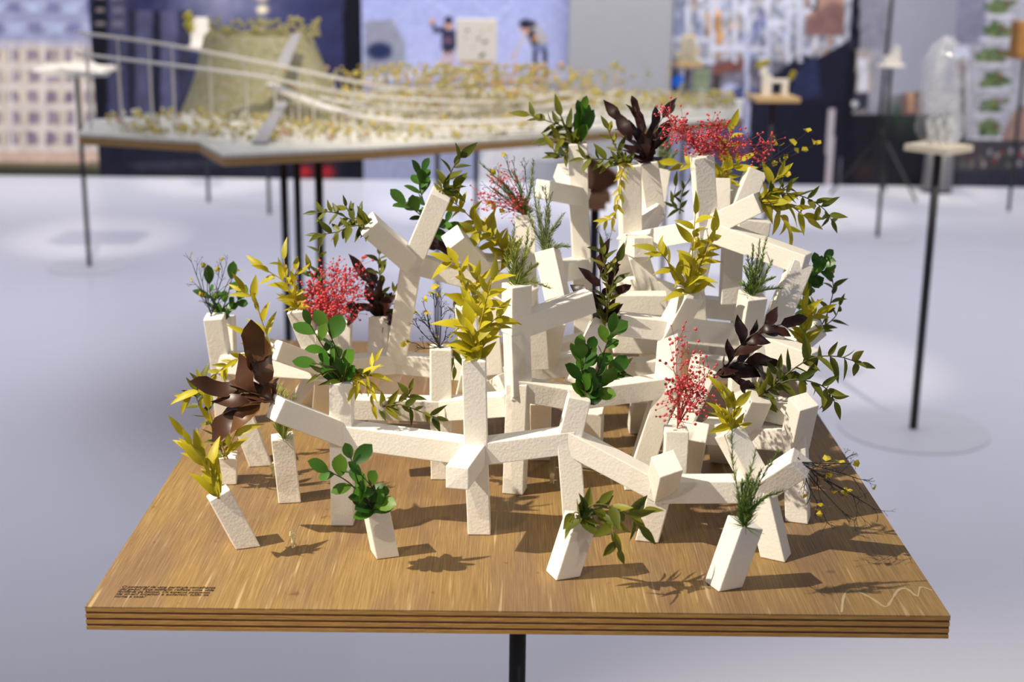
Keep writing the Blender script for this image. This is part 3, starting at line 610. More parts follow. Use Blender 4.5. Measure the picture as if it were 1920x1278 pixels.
N = dict(  # joints: pixel and distance behind the board's front edge
 A=(641, 812, .208), B=(893, 846, .19), C=(1066, 824, .19), D=(1240, 916, .165), E=(1425, 915, .15),
 G2=(972, 728, .305), G1=(968, 612, .31), H=(826, 766, .345), C2=(1072, 745, .31), AA=(1250, 722, .34),
 X=(1258, 617, .36), W=(1398, 632, .36), V=(1500, 490, .37), U=(1325, 428, .43), T=(1182, 455, .50), S=(1085, 368, .60), S2=(1091, 500, .60),
 K=(772, 492, .46), J=(742, 678, .48), M=(612, 690, .46), L=(415, 678, .52), BB=(1492, 822, .24), Q=(918, 530, .47), O=(1215, 536, .46))
def bars():
    g = None
    return [
 ('A', (644, 978, g)), ('A', (641, 712, .205)), ('A', (515, 764, .165)), ('A', 'B'),
 ('B', (889, 670, .188)), ('B', (899, 995, g)), ('B', (857, 896, .115)), ('B', 'C'),
 ('C', (1086, 742, .19)), ('C', (1079, 1000, g)), ('C', 'D'),
 ('D', (1251, 868, .125), 20), ('D', (1215, 1008, g), 12), ('D', 'E'), ((1262, 905, .2), (1268, 802, .2)),
 ('E', (1455, 1042, g), 25), ('E', (1366, 808, .165), 30), ('E', (1502, 866, .12), 0),
 ('BB', (1507, 752, .22), 24), ('BB', (1496, 973, g), 18), ((1495, 776, .25), (1385, 752, .30)), ('BB', (1320, 808, .30)),
 ((1390, 815, .27), (1422, 742, .25), 15), ((1384, 775, .33), (1389, 688, .34)), ((1436, 735, .36), (1447, 672, .36)),
 ((1420, 640, .36), (1527, 678, .32)), ((1478, 655, .43), (1532, 610, .45)),
 ('U', 'V'), ((1502, 492, .37), (1420, 690, .35)), ('X', (1160, 606, .36)), ('X', 'W'), ('X', (1296, 548, .34), 25), ('W', (1412, 551, .34), 20),
 ('X', 'AA', 22), ('AA', 'C2'), ('AA', (1190, 912, g)), ((1112, 765, .37), (1108, 872, g), 10), ('C2', 'G2'), ((1128, 606, .36), (1078, 722, .32)),
 ('G2', (965, 920, g), 12), ('G2', 'G1', 24), ('G1', (969, 532, .31), 28), ('H', (955, 756, .315)), ((880, 762, .40), (955, 716, .36)),
 ('H', (826, 650, .345), 6), ('H', (828, 893, g)), ('H', (655, 762, .33)),
 ('J', 'K'), ('J', (706, 800, g)), ('J', (962, 702, .46)), ('J', 'M'), ('K', (688, 418, .42)), ('K', (828, 362, .44)), ('K', 'Q'),
 ('Q', (922, 484, .46)), ((848, 444, .42), (912, 510, .47)), ((872, 573, .40), (888, 700, .40)), ((886, 690, .40), (856, 815, g)), ('Q', (1000, 560, .45)),
 ('G1', (1108, 562, .34)), ((1026, 470, .40), (1046, 560, .38), 15), ((1003, 585, .36), (1010, 686, .37)), ((1042, 590, .37), (1022, 690, .44)),
 ((1083, 268, .60), 'S'), ('S', 'S2'), ('S2', (1094, 640, .60)), ('S', (1016, 355, .55)), ((1056, 318, .64), 'S'), ('S2', (1050, 508, .55)),
 ('T', (1180, 308, .49), 8), ('T', 'U'), ((1212, 304, .54), (1226, 402, .54), -10), ('T', (1207, 464, .42)), ('T', (1150, 590, .54)), ((1196, 475, .46), 'O'), ('O', (1140, 545, .48)), ('O', (1300, 570, .46)),
 ((1150, 568, .42), (1250, 568, .42)), ('U', (1316, 290, .42), 6), ('U', (1427, 378, .40)), ('U', (1298, 545, .46)), ((1374, 450, .45), (1368, 565, .46)), ((1295, 572, .49), (1400, 582, .49)),
 ((1349, 336, .52), (1348, 420, .50)), ((1418, 320, .52), (1372, 428, .50)), ((1368, 352, .56), (1348, 400, .52)), ((1440, 432, .5), (1380, 425, .5)), ((1238, 320, .64), (1226, 395, .62)), ((1226, 392, .54), 'T'),
 ('L', (402, 592, .51)), ((421, 592, .57), (424, 665, .56)), ('L', 'M'), ('L', (425, 793, g)), ((511, 654, .40), 'M'), ((560, 575, .44), (602, 680, .46), 10), ((612, 614, .44), 'M'), ((641, 604, .51), (641, 672, .51)),
 ('M', (556, 768, g)), ((612, 700, .45), (603, 792, g)), ((714, 592, .50), (712, 672, .49), 10), ((984, 404, .52), (988, 540, .50)), ((988, 535, .5), 'Q'),
 ((1014, 742, .34), (1012, 855, g)), ((1325, 694, .31), (1262, 828, .27), 20), ((1306, 808, .26), (1290, 905, g), 15),
 ((1000, 668, .50), (1100, 642, .52)), ((985, 694, .42), (1100, 676, .44)), ((1150, 640, .47), (1245, 642, .47)), ((1140, 692, .42), (1245, 690, .42)), ((1300, 684, .42), (1420, 694, .44)), ((1206, 738, .45), (1196, 805, g)), ((1300, 640, .50), (1420, 668, .50)),
 ((1345, 800, .32), (1354, 858, g)), ((1094, 640, .60), (1098, 664, g)), ((1300, 545, .46), (1310, 690, .46)), ((1390, 585, .49), (1396, 700, g)), ((1186, 590, .5), (1180, 690, g)), ((1150, 590, .54), (1160, 670, g)), ((988, 540, .5), (1000, 668, g)), ((912, 540, .47), (925, 700, .46)), ((960, 705, .46), (965, 735, g))]
lat = empty('foam_lattice', Vector((XB, D0+.3, ZB)), 'large white foam lattice of glued square bars planted with sprigs', 'model')
def pt(q):
    if isinstance(q, str): return P(*N[q]), True, False
    return P(*q), False, q[2] is None
for i, bd in enumerate(bars()):
    a, an, ag = pt(bd[0]); b, bn, bgd = pt(bd[1]); yaw = bd[2] if len(bd) > 2 else 0; d = (b-a).normalized()
    if an: a = a-d*.0075
    if bn: b = b+d*.0075
    add_obj('foam_bar', bar_mesh(a, b, BWID, yaw, ag, bgd, i), FOAM, lat)
def post(base, top, Ytop, label, yaw=0, w=BWID):
    a = P(*base); b = P(top[0], top[1], (a.y-D0)+Ytop)
    e = add_obj('foam_post', bar_mesh(a, b, w, yaw, True, False, int(base[0])), FOAM)
    return tag(e, label, 'foam block', 'single foam posts on the board')
post((461, 1020), (408, 922), -.002, 'leaning foam post with one upright yellow feathery sprig', 22, .0235)
post((424, 902), (424, 852), 0, 'short stubby upright foam post with green and yellow sprigs', 8)
post((488, 868), (455, 782), .0, 'leaning bare-topped foam post behind the brown leaf cluster', 12)
post((543, 936), (529, 816), .0, 'tall foam post beside a tiny figure with fern stems', 10)
post((722, 1038), (704, 950), .0, 'leaning foam post with glossy round green leaves', 20, .0235)
post((1055, 1076), (1090, 968), .0, 'leaning foam post with drooping olive leaves over its top', 22, .0245)
post((1356, 1096), (1398, 978), .0, 'leaning foam post with a feathery green fern tuft', 24, .026)

# ------------------------------------------------------------------ leaves and sprigs
def leaf_mesh(name, kind, var):
    rn = random.Random(hash_(name)+var); n = 6; vs = []; fs = []
    curl = {'point': .28, 'round': .10, 'brown': .35}[kind]*rn.uniform(.4, 1.4)*(1 if rn.random() < .75 else -1); tw = rn.uniform(-.5, .5)*(1.6 if kind == 'brown' else 1)
    for i in range(n+1):
        t = i/n
        if kind == 'point': w = .19*math.sin(math.pi*min(1, t**.75))**.9*(1-.25*t)+.006
        elif kind == 'round': w = .30*math.sin(math.pi*(t**1.25))**.62+.012
        else: w = .20*math.sin(math.pi*min(1, t**.85))**.75*(1+.18*math.sin(t*9+var))+.008
        z = -curl*t*t; a = tw*t
        if kind == 'brown': z += .06*math.sin(t*7+var*2)
        for s in (-1, 0, 1):
            zz = z+(abs(s)*w*(.35 if kind != 'round' else .18)); vs.append((s*w*math.cos(a), t, zz+s*w*math.sin(a)))
    for i in range(n):
        for s in range(2): k = i*3+s; fs.append((k, k+1, k+4, k+3))
    return mesh(name, vs, fs, True)
def hash_(s): return sum((i+1)*ord(c) for i, c in enumerate(s))
MATS = {'yellow': YEL, 'olive': OLV, 'green': GRN, 'brown': BRN, 'burgundy': BUR, 'lime': OLV}
LEAF = {}
for nm, kd in (('yellow', 'point'), ('olive', 'point'), ('green', 'round'), ('brown', 'brown'), ('burgundy', 'brown')):
    LEAF[nm] = []
    for v in range(4):
        me = leaf_mesh('leaf_'+nm, kd, v); me.materials.append(MATS[nm]); LEAF[nm].append(me)
STEMS = {'yellow': YSTEM, 'olive': STEM, 'green': BSTEM, 'brown': BSTEM, 'burgundy': BSTEM}
def put_leaf(e, nm, p, d, nrm, size, wid, rn):
    d = d.normalized(); x = d.cross(nrm)
    if x.length < 1e-3: x = d.cross(Vector((1, .2, .1)))
    x.normalize(); z = x.cross(d)
    o = bpy.data.objects.new('leaf', rn.choice(LEAF[nm])); COL.objects.link(o); o.parent = e; o.matrix_parent_inverse = Matrix.Translation(e.location).inverted()
    o.matrix_basis = Matrix(((x.x*size*wid, d.x*size, z.x*size, p.x), (x.y*size*wid, d.y*size, z.y*size, p.y), (x.z*size*wid, d.z*size, z.z*size, p.z), (0, 0, 0, 1)))
SPR = []
def sprig(nm, label, base, stems, n, size, seed=0, wid=1.0, t0=.2, spread=.8, group=None, droop=0.0):
    """base=(px,py,Y); stems: lists of (px,py,dY) after the base; n leaves in all; size in metres"""
    rn = random.Random(seed+hash_(label)); b = P(*base); Yb = b.y-D0
    e = empty(nm+'_sprig', b, label, 'plant sprig', group)
    n = int(n*1.5); size *= .96
    m = MB(); tot = 0; paths = []
    for st in stems:
        pts = [b]+[P(x, y, Yb+dy) for x, y, dy in st]; inward = (b-pts[1]).normalized()*.006
        path = smooth_path([b+inward]+pts, 4); L = sum((path[i+1]-path[i]).length for i in range(len(path)-1)); tot += L; paths.append((path, L))
        m.tube(path, .0010, 5, .0005)
    m.build('stem', STEMS[nm], e, True)
    for path, L in paths:
        k = max(2, round(n*L/tot)); ph = rn.random()*6
        for i in range(k):
            t = t0+(1-t0)*(i+.5)/k+rn.uniform(-.03, .03); t = min(max(t, 0.02), 1); f = t*(len(path)-1); j = min(int(f), len(path)-2)
            p = path[j].lerp(path[j+1], f-j); T = (path[j+1]-path[j]).normalized()
            ph += 2.4+rn.uniform(-.4, .4); a = T.cross(Vector((0.2, -.9, .3))); a.normalize(); c = T.cross(a)
            R = a*math.cos(ph)+c*math.sin(ph)*.8
            if i == k-1: d = T+R*.15
            else: d = T*(1.15-spread)+R*spread
            d = d.normalized()+Vector((0, 0, -droop)); nrm = (T*.5+Vector((rn.uniform(-.5, .5), -.75+rn.uniform(-.3, .3), .55+rn.uniform(-.3, .3))))
            put_leaf(e, nm, p, d, nrm, size*rn.uniform(.7, 1.2), wid*rn.uniform(.8, 1.15), rn)
    return e
def baby(label, base, tips, seed=0, balls=150, ball_r=.0016, extra=3):
    rn = random.Random(seed+hash_(label)); b = P(*base); Yb = b.y-D0; e = empty('red_blossom_sprig', b, label, 'plant sprig')
    m = MB(); q = MB(); ends = []
    for (x, y, dy) in tips:
        tip = P(x, y, Yb+dy); mid = b.lerp(tip, .45)+Vector((rn.uniform(-.006, .006), rn.uniform(-.008, .008), rn.uniform(0, .008)))
        path = smooth_path([b-Vector((0, 0, .006)), b, mid, tip], 5); m.tube(path, .0007, 4, .0003); ends.append((tip, tip-mid))
        for k in range(extra):
            s = path[int(len(path)*rn.uniform(.45, .95))]; L = (tip-b).length*rn.uniform(.15, .32)
            v = ((tip-mid).normalized()+Vector((rn.uniform(-1, 1), rn.uniform(-1, 1), rn.uniform(-.5, .9)))*.85).normalized()
            m.tube([s, s+v*L*.5+Vector((0, 0, .001)), s+v*L], .0004, 3, .0002); ends.append((s+v*L, v))
    for i in range(int(balls*1.7)):
        t, v = ends[i % len(ends)]; o = Vector((rn.gauss(0, 1), rn.gauss(0, 1), rn.gauss(0, 1)))*.0068
        c = t+o; q.ball(c, ball_r*.85*rn.uniform(.6, 1.25)); m.tube([t-v.normalized()*.004, c], .00022, 3)
    m.build('stems', REDS, e); tag(q.build('blossoms', RED, e), kind='stuff'); return e
def fern(label, base, tips, mat, seed=0, need=.006, thick=.00036):
    rn = random.Random(seed+hash_(label)); b = P(*base); Yb = b.y-D0; e = empty('fern_sprig', b, label, 'plant sprig'); m = MB(); st = MB()
    for (x, y, dy) in tips:
        tip = P(x, y, Yb+dy); mid = b.lerp(tip, .5)+Vector((rn.uniform(-.004, .004), rn.uniform(-.006, .006), .003))
        path = smooth_path([b-Vector((0, 0, .004)), b, mid, tip], 9); st.tube(path, .0006, 4, .00025)
        for i in range(4, len(path)-1):
            T = (path[i+1]-path[i]).normalized(); f = i/len(path); L = need*(1.2-f)*1.9
            for k in range(6):
                R = Vector((rn.uniform(-1, 1), rn.uniform(-.8, .8), rn.uniform(-.3, 1))); v = (T*1.1+R*.85).normalized()
                s = path[i].lerp(path[i+1], rn.random()); m.tube([s, s+v*L*rn.uniform(.6, 1.2)], thick, 3, thick*.5, False)
    st.build('stems', STEM, e); tag(m.build('fronds', mat, e), kind='stuff'); return e
PET = mesh('petal', [(0, 0, 0), (.5, .35, .1), (.3, .9, .2), (-.2, 1, .05), (-.5, .4, .25), (0, .5, -.05)], [(0, 1, 5), (1, 2, 5), (2, 3, 5), (3, 4, 5), (4, 0, 5)]); PET.materials.append(mk_leaf('yellow_petal', [(214, 196, 50), (226, 210, 74)]))
def twigs(label, base, tips, seed=0, petals=12, psize=.007, levels=3, dens=3, spreadz=.5):
    rn = random.Random(seed+hash_(label)); b = P(*base); Yb = b.y-D0; e = empty('dark_twig_sprig', b, label, 'plant sprig'); m = MB(); ends = []
    def grow(p, v, L, r, lv):
        q = p+v*L; q2 = p+v*L*.5+Vector((rn.uniform(-1, 1), rn.uniform(-1, 1), rn.uniform(-1, 1)))*L*.06
        m.tube([p, q2, q], r, 3, r*.7, False); ends.append((q, lv))
        if lv > 0:
            for k in range(2 if rn.random() < .6 else 3):
                w = (v+Vector((rn.uniform(-1, 1), rn.uniform(-1, 1), rn.uniform(-1, 1)*spreadz*1.6))*.75).normalized(); grow(q, w, L*rn.uniform(.45, .75), r*.7, lv-1)
    for (x, y, dy) in tips:
        tip = P(x, y, Yb+dy); d = tip-b; L = d.length; v = d.normalized(); path = smooth_path([b-v*.005, b, b+d*.35+Vector((rn.uniform(-.004, .004), 0, rn.uniform(-.004, .004))), b+d*.7], 4); m.tube(path, .0007, 4, .0004, False)
        grow(path[-1], v, L*.14, .00048, levels)
        for k in range(dens):
            s = path[rn.randrange(4, len(path))]; w = (v+Vector((rn.uniform(-1, 1), rn.uniform(-1, 1), rn.uniform(-1, 1)))*.65).normalized(); grow(s, w, L*.15, .00048, levels)
    br = m.build('branches', TWIG, e); tp = [q for q, lv in ends if lv <= 1]; rn.shuffle(tp)
    for p in tp[:petals]:
        o = bpy.data.objects.new('petal', PET); COL.objects.link(o); o.parent = br
        o.matrix_basis = Matrix.Translation(p) @ Matrix.Rotation(rn.random()*6.28, 4, Vector((rn.uniform(-1, 1), rn.uniform(-1, 1), rn.uniform(-1, 1))).normalized()) @ Matrix.Scale(psize*rn.uniform(.75, 1.3), 4)
    return e

# front row
sprig('yellow', 'upright feathery yellow sprig in a leaning front foam post', (407, 924, .103), [[(385, 870, 0), (345, 815, 0)], [(398, 880, .005), (372, 850, 0)]], 15, .030, 1, .9, .05, .35)
sprig('yellow', 'yellow pointed sprig beside dark leaves in the short stubby post', (424, 852, .292), [[(402, 800, -.01), (378, 735, -.01), (352, 748, -.01)], [(440, 815, 0), (468, 752, -.005)]], 9, .034, 2, .85, .3, .45)
sprig('olive', 'dark olive sprig rising from the short stubby foam post', (418, 852, .295), [[(398, 800, .01), (368, 745, .015), (380, 712, .02)]], 18, .022, 3, 1.0, .15, .8)
sprig('brown', 'big curled brown leaves held by the end of the lowest left beam', (512, 752, .17), [[(480, 738, 0), (430, 732, 0)], [(490, 715, .01), (478, 672, .01)], [(470, 755, -.01), (440, 775, -.01)]], 11, .048, 4, 1.15, .3, .5)
fern('short green fern with yellow stems in the tall post by a tiny figure', (531, 818, .262), [(508, 722, 0), (516, 716, .02), (528, 726, .01), (540, 735, .02), (552, 745, .01)], FERN, 5, .012)
sprig('green', 'glossy round green leaves in the leaning front foam post', (697, 952, .086), [[(672, 905, 0), (655, 848, 0)], [(655, 905, -.005), (606, 878, -.01)], [(706, 925, 0), (668, 880, -.005)]], 17, .025, 6, 1.05, .12, .7)
sprig('olive', 'drooping olive sprig arching over the front foam post', (1091, 966, .05), [[(1115, 945, 0), (1160, 955, -.005), (1205, 990, -.01)], [(1140, 965, 0), (1150, 1000, -.02), (1160, 1030, -.02)], [(1125, 950, 0), (1180, 962, .01), (1208, 955, .01)], [(1078, 960, 0), (1068, 978, 0)]], 24, .026, 7, 1.0, .15, .75, None, .35)
fern('feathery deep green fern in the front right leaning foam post', (1397, 978, .035), [(1418, 842, 0), (1408, 880, .01), (1400, 890, 0), (1392, 900, .01), (1372, 800, .0), (1440, 930, -.01), (1470, 920, 0), (1428, 880, .01), (1384, 930, 0), (1412, 900, -.01), (1460, 845, .01)], DFERN, 8, .008)
twigs('wiry dark twigs with yellow petals spilling over the right board edge', (1500, 866, .12), [(1640, 905, 0), (1610, 870, .02), (1665, 970, 0), (1600, 985, -.01), (1560, 1000, -.02), (1585, 930, .01), (1630, 945, -.01)], 9, 17, .0085, 3, 4)
sprig('green', 'round green leaves on the upright bar of the left front joint', (640, 714, .205), [[(625, 680, 0), (600, 640, 0), (575, 597, .005)], [(632, 660, .005), (610, 610, .01)], [(628, 690, -.01), (585, 680, -.01)]], 13, .026, 10, 1.0, .25, .6)
sprig('yellow', 'yellow hanging sprig curling off the left front joint', (652, 712, .205), [[(680, 700, -.005), (697, 722, -.01), (700, 762, -.015)], [(672, 712, -.01), (662, 728, -.015)], [(690, 705, 0), (704, 672, 0)]], 12, .023, 11, .7, .25, .5, None, .25)
sprig('olive', 'small olive leaves at the foot of the round green sprig', (642, 713, .2), [[(620, 695, -.01), (592, 705, -.015)], [(655, 690, 0), (672, 695, 0)]], 7, .024, 12, .9, .2, .6)
sprig('olive', 'yellow-green sprig lying along the second left beam', (716, 762, .325), [[(750, 758, -.02), (790, 772, -.025), (824, 785, -.02)], [(760, 748, -.01), (768, 728, -.01)]], 16, .020, 13, 1.0, .1, .7)
# left cluster
twigs('dark twigs with tiny yellow petals on the leftmost upright bar', (396, 590, .51), [(352, 472, 0), (372, 500, .01), (385, 490, .02), (430, 478, .0), (412, 500, .03), (440, 505, .01)], 14, 12, .006, 3, 3)
sprig('green', 'round dark green leaves beside twigs on the leftmost upright bar', (412, 590, .53), [[(425, 560, 0), (435, 520, 0)], [(440, 570, 0), (448, 560, 0)], [(396, 560, .01), (392, 530, .01)]], 13, .022, 15, 1.0, .15, .6)
sprig('yellow', 'tall yellow sprig reaching left from the raised left beam end', (509, 655, .40), [[(492, 605, 0), (475, 560, 0), (448, 542, 0)], [(485, 640, 0), (462, 625, 0)]], 10, .027, 16, .8, .25, .45)
sprig('yellow', 'yellow garland arching down from the raised left beam end', (507, 658, .40), [[(465, 665, -.01), (425, 685, -.02), (392, 715, -.03), (378, 745, -.03)]], 20, .019, 17, .9, .05, .55)
sprig('yellow', 'bushy yellow sprig in the foam bar left of the red blossom', (557, 574, .44), [[(540, 540, 0), (532, 480, 0)], [(535, 530, .01), (485, 498, .01)], [(552, 535, -.01), (556, 500, 0)]], 20, .024, 18, 1.0, .1, .65)
sprig('olive', 'olive sprig rising behind the left red blossom', (611, 612, .45), [[(605, 560, .01), (596, 510, .02), (600, 460, .02)], [(592, 545, .01), (578, 500, .01)]], 18, .0195, 19, 1.0, .25, .75)
baby('fluffy red blossom in the upright bar of the left rear joint', (612, 612, .44), [(582, 545, 0), (592, 570, -.01), (600, 530, 0), (620, 510, .01), (640, 505, .01), (655, 520, 0), (668, 540, 0), (676, 560, 0), (660, 580, -.01), (632, 540, -.02), (615, 545, -.02), (648, 545, .02), (640, 585, -.02), (580, 590, -.01), (605, 560, 0), (670, 515, .01)], 20, 420, .0019, 5)
sprig('burgundy', 'dark burgundy leaves in the upright bar beside red blossom', (712, 592, .50), [[(705, 560, 0), (688, 520, 0)], [(712, 550, .0), (704, 525, .01)], [(690, 575, -.01), (664, 590, -.01)], [(720, 595, -.01), (718, 610, -.012)]], 13, .036, 21, .95, .15, .45)
sprig('olive', 'thin dark olive stem rising behind the burgundy leaves', (718, 592, .51), [[(716, 540, .0), (710, 500, 0), (712, 470, 0)], [(732, 560, 0), (745, 540, 0)]], 14, .019, 22, 1.0, .3, .75)
sprig('olive', 'dense olive sprig on the left arm of the Y joint', (690, 420, .42), [[(660, 412, 0), (625, 398, 0), (592, 398, 0)], [(655, 425, -.01), (630, 435, -.01), (595, 440, -.01)], [(660, 405, .01), (648, 385, .01)]], 31, .022, 23, 1.0, .05, .75)
sprig('olive', 'olive sprig at the upper tip of the Y joint', (832, 356, .44), [[(840, 335, 0), (852, 310, 0), (868, 290, 0)], [(850, 350, 0), (852, 352, -.01)]], 11, .026, 24, 1.0, .1, .65)
sprig('green', 'round green leaves behind the long arm of the Y joint', (812, 425, .50), [[(795, 380, .0), (786, 345, 0), (792, 322, 0)], [(785, 400, 0), (758, 380, 0)], [(830, 425, 0), (838, 415, 0)]], 19, .024, 25, .9, .2, .6)
sprig('yellow', 'long yellow sprig arching left over the Y joint', (952, 482, .47), [[(930, 450, 0), (895, 420, -.01), (862, 388, -.02), (838, 372, -.02)], [(918, 440, -.02), (890, 430, -.03)]], 32, .029, 26, 1.0, .08, .7)
sprig('yellow', 'yellow sprig in the hidden bar behind the tall yellow one', (874, 574, .40), [[(872, 540, -.01), (862, 500, -.01), (842, 488, -.01)], [(890, 545, -.01), (895, 515, -.01)]], 15, .030, 27, 1.0, .15, .6)
twigs('dark wiry twigs with yellow petals above the middle left bar', (824, 650, .34), [(768, 600, 0), (790, 560, .0), (812, 545, .01), (828, 545, .01), (845, 590, .0), (760, 640, -.01), (780, 580, .02)], 28, 13, .0075, 3, 4)
sprig('yellow', 'tall bright yellow sprig in the front middle upright bar', (893, 668, .188), [[(898, 620, 0), (910, 570, 0), (922, 520, 0)], [(880, 620, -.01), (860, 610, -.01)], [(910, 620, .01), (935, 590, .01)], [(885, 600, .01), (905, 560, .02)]], 34, .031, 29, 1.0, .1, .6)
sprig('olive', 'dark olive leaves hanging behind the tall bright yellow sprig', (880, 640, .39), [[(862, 640, -.02), (850, 660, -.03), (852, 690, -.03)], [(855, 600, .02), (852, 570, .02)]], 10, .022, 30, .9, .1, .7)
# centre
fern('green fern in the middle upright two-piece bar', (967, 532, .31), [(955, 440, 0), (965, 420, .01), (978, 445, 0), (990, 430, .02), (1000, 450, .0), (948, 470, 0), (1008, 495, -.01), (1030, 540, -.02), (960, 470, -.01), (985, 480, -.01), (972, 455, .01)], FERN, 31, .008)
fern('light green fern in the leaning bar left of the tall white post', (1024, 470, .40), [(998, 330, 0), (1010, 370, .01), (1022, 350, .0), (1030, 390, .01), (1058, 400, 0), (1050, 420, .01), (990, 400, 0), (1066, 462, -.01), (1015, 400, .02), (1035, 360, 0)], PFERN, 32, .008)
twigs('dark twigs with yellow petals above the slim white bar', (984, 402, .52), [(945, 290, 0), (925, 310, .01), (905, 345, 0), (960, 295, .02), (985, 300, .01), (915, 380, -.01), (1000, 330, 0)], 33, 9, .0085, 3, 3)
baby('sparse red berries on wiry stems over the slim white bar', (983, 402, .51), [(900, 360, 0), (935, 330, 0), (950, 325, .01), (930, 385, -.01), (905, 375, -.01), (960, 350, .01)], 34, 90, .0014, 3)
fern('dark green fern sweeping left from the slim white bar', (982, 402, .515), [(900, 305, 0), (915, 330, .01), (940, 340, 0), (960, 320, .02), (925, 355, 0), (1000, 300, .01)], DFERN, 35, .009)
sprig('olive', 'olive sprig spreading left from the tall rear post', (1078, 270, .60), [[(1060, 240, 0), (1030, 228, 0), (990, 215, 0)], [(1055, 260, -.01), (1020, 262, -.01)], [(1065, 250, .01), (1050, 215, .01)], [(1050, 295, -.02), (1035, 275, -.02)]], 29, .026, 36, .95, .1, .7)
sprig('green', 'single upright green leaf cluster on the tall rear post', (1085, 266, .60), [[(1088, 245, 0), (1094, 205, 0)]], 6, .036, 37, .75, .15, .3)
sprig('olive', 'olive sprig trailing left from the square rear post', (1172, 306, .49), [[(1150, 300, -.01), (1120, 298, -.02), (1090, 298, -.02)], [(1160, 285, 0), (1148, 262, 0), (1138, 235, 0)]], 19, .022, 38, .9, .1, .7)
sprig('yellow', 'thin yellow sprig hanging down the square rear post', (1176, 308, .485), [[(1165, 325, -.03), (1160, 365, -.035), (1152, 405, -.035), (1130, 415, -.03)]], 15, .016, 39, .9, .1, .6, None, .2)
sprig('burgundy', 'spreading dark burgundy leaves on the leaning rear post', (1212, 305, .54), [[(1196, 260, 0), (1158, 222, 0)], [(1206, 250, 0), (1190, 200, .01)], [(1222, 255, 0), (1248, 212, 0)], [(1200, 285, -.01), (1175, 250, -.01)], [(1225, 280, .01), (1240, 250, .01)]], 16, .038, 40, .95, .15, .38)
fern('pale grey-green fern behind the dark burgundy leaves', (1238, 322, .64), [(1240, 235, 0), (1252, 240, .01), (1262, 255, 0), (1234, 262, 0), (1270, 285, 0), (1246, 255, -.01), (1258, 270, .01)], PFERN, 41, .009)
baby('wide red blossom on the tallest right rear post', (1314, 288, .42), [(1250, 212, 0), (1262, 240, 0), (1275, 225, .01), (1290, 245, 0), (1310, 250, .02), (1335, 235, .0), (1355, 225, 0), (1365, 240, 0), (1380, 262, .01), (1395, 270, 0), (1430, 285, .01), (1440, 270, .02), (1345, 262, -.01), (1300, 262, -.01), (1270, 255, -.01), (1325, 270, -.02), (1420, 298, 0)], 42, 330, .0017, 4)
sprig('yellow', 'yellow sprig in the small bar behind the tallest right post', (1350, 336, .52), [[(1358, 300, 0), (1368, 260, 0), (1374, 232, 0)], [(1372, 315, 0), (1392, 300, 0)], [(1335, 318, 0), (1300, 310, .01), (1270, 305, .01)]], 20, .026, 43, 1.05, .15, .65)
sprig('olive', 'olive sprig low behind the sloping right rear beam', (1275, 392, .55), [[(1280, 360, 0), (1296, 330, 0)], [(1262, 385, 0), (1268, 345, 0)]], 8, .02, 44, .9, .3, .6)
twigs('fine dark twigs with scattered yellow petals over the rear right bar', (1418, 320, .52), [(1470, 240, 0), (1528, 238, 0), (1535, 268, 0), (1480, 285, .01), (1500, 275, 0), (1468, 310, 0), (1495, 335, 0), (1450, 290, .01)], 45, 15, .010, 2, 2)
sprig('yellow', 'yellow leaves drooping off the raised right beam end', (1430, 376, .40), [[(1448, 345, 0), (1462, 325, 0)], [(1455, 395, 0), (1470, 415, 0), (1478, 430, 0)], [(1480, 385, 0), (1520, 415, 0)]], 20, .027, 46, .9, .1, .55)
sprig('olive', 'olive sprig arching right from the raised right beam end', (1434, 370, .40), [[(1470, 362, 0), (1510, 370, 0), (1545, 392, 0), (1562, 418, 0)], [(1460, 360, .01), (1480, 345, .01)]], 23, .021, 47, .9, .15, .85, None, .15)
sprig('yellow', 'tall branching yellow sprig in the tilted centre right bar', (1292, 550, .34), [[(1296, 500, 0), (1300, 450, 0), (1304, 396, 0)], [(1312, 500, 0), (1335, 450, 0)], [(1272, 520, -.01), (1245, 480, -.015), (1230, 470, -.015)], [(1305, 520, .01), (1318, 480, .01), (1338, 432, .01)]], 34, .027, 48, 1.1, .25, .7)
fern('upright green fern in the right centre bar', (1410, 552, .34), [(1402, 480, 0), (1412, 460, .01), (1425, 450, 0), (1438, 445, .01), (1396, 500, 0), (1448, 490, 0), (1452, 520, -.01), (1465, 540, 0), (1418, 490, -.01), (1408, 500, .01), (1388, 530, 0), (1430, 480, 0)], DFERN, 49, .007)
sprig('green', 'round dark green leaves behind the far right beam end', (1515, 520, .42), [[(1530, 500, 0), (1548, 482, 0)], [(1520, 540, 0), (1530, 515, 0), (1552, 505, 0)], [(1508, 570, 0), (1505, 600, 0)]], 17, .022, 50, 1.0, .15, .6)
sprig('yellow', 'yellow sprig standing behind the far right sloping beam', (1506, 640, .36), [[(1504, 600, 0), (1506, 550, 0)], [(1518, 600, 0), (1535, 585, 0)]], 13, .027, 51, .85, .1, .6)
sprig('olive', 'curving olive stem at the far right rear corner', (1536, 618, .44), [[(1552, 585, 0), (1562, 545, 0), (1560, 515, 0)], [(1565, 595, 0), (1575, 570, 0)]], 13, .021, 52, .95, .15, .7)
sprig('olive', 'long olive branch reaching right past the board edge', (1424, 742, .25), [[(1470, 705, 0), (1520, 672, 0), (1570, 668, 0), (1616, 682, 0)], [(1480, 712, -.01), (1530, 718, -.01), (1556, 735, -.01), (1565, 755, -.01)], [(1450, 722, .01), (1460, 690, .01)]], 38, .027, 53, 1.0, .15, .8, None, .1)
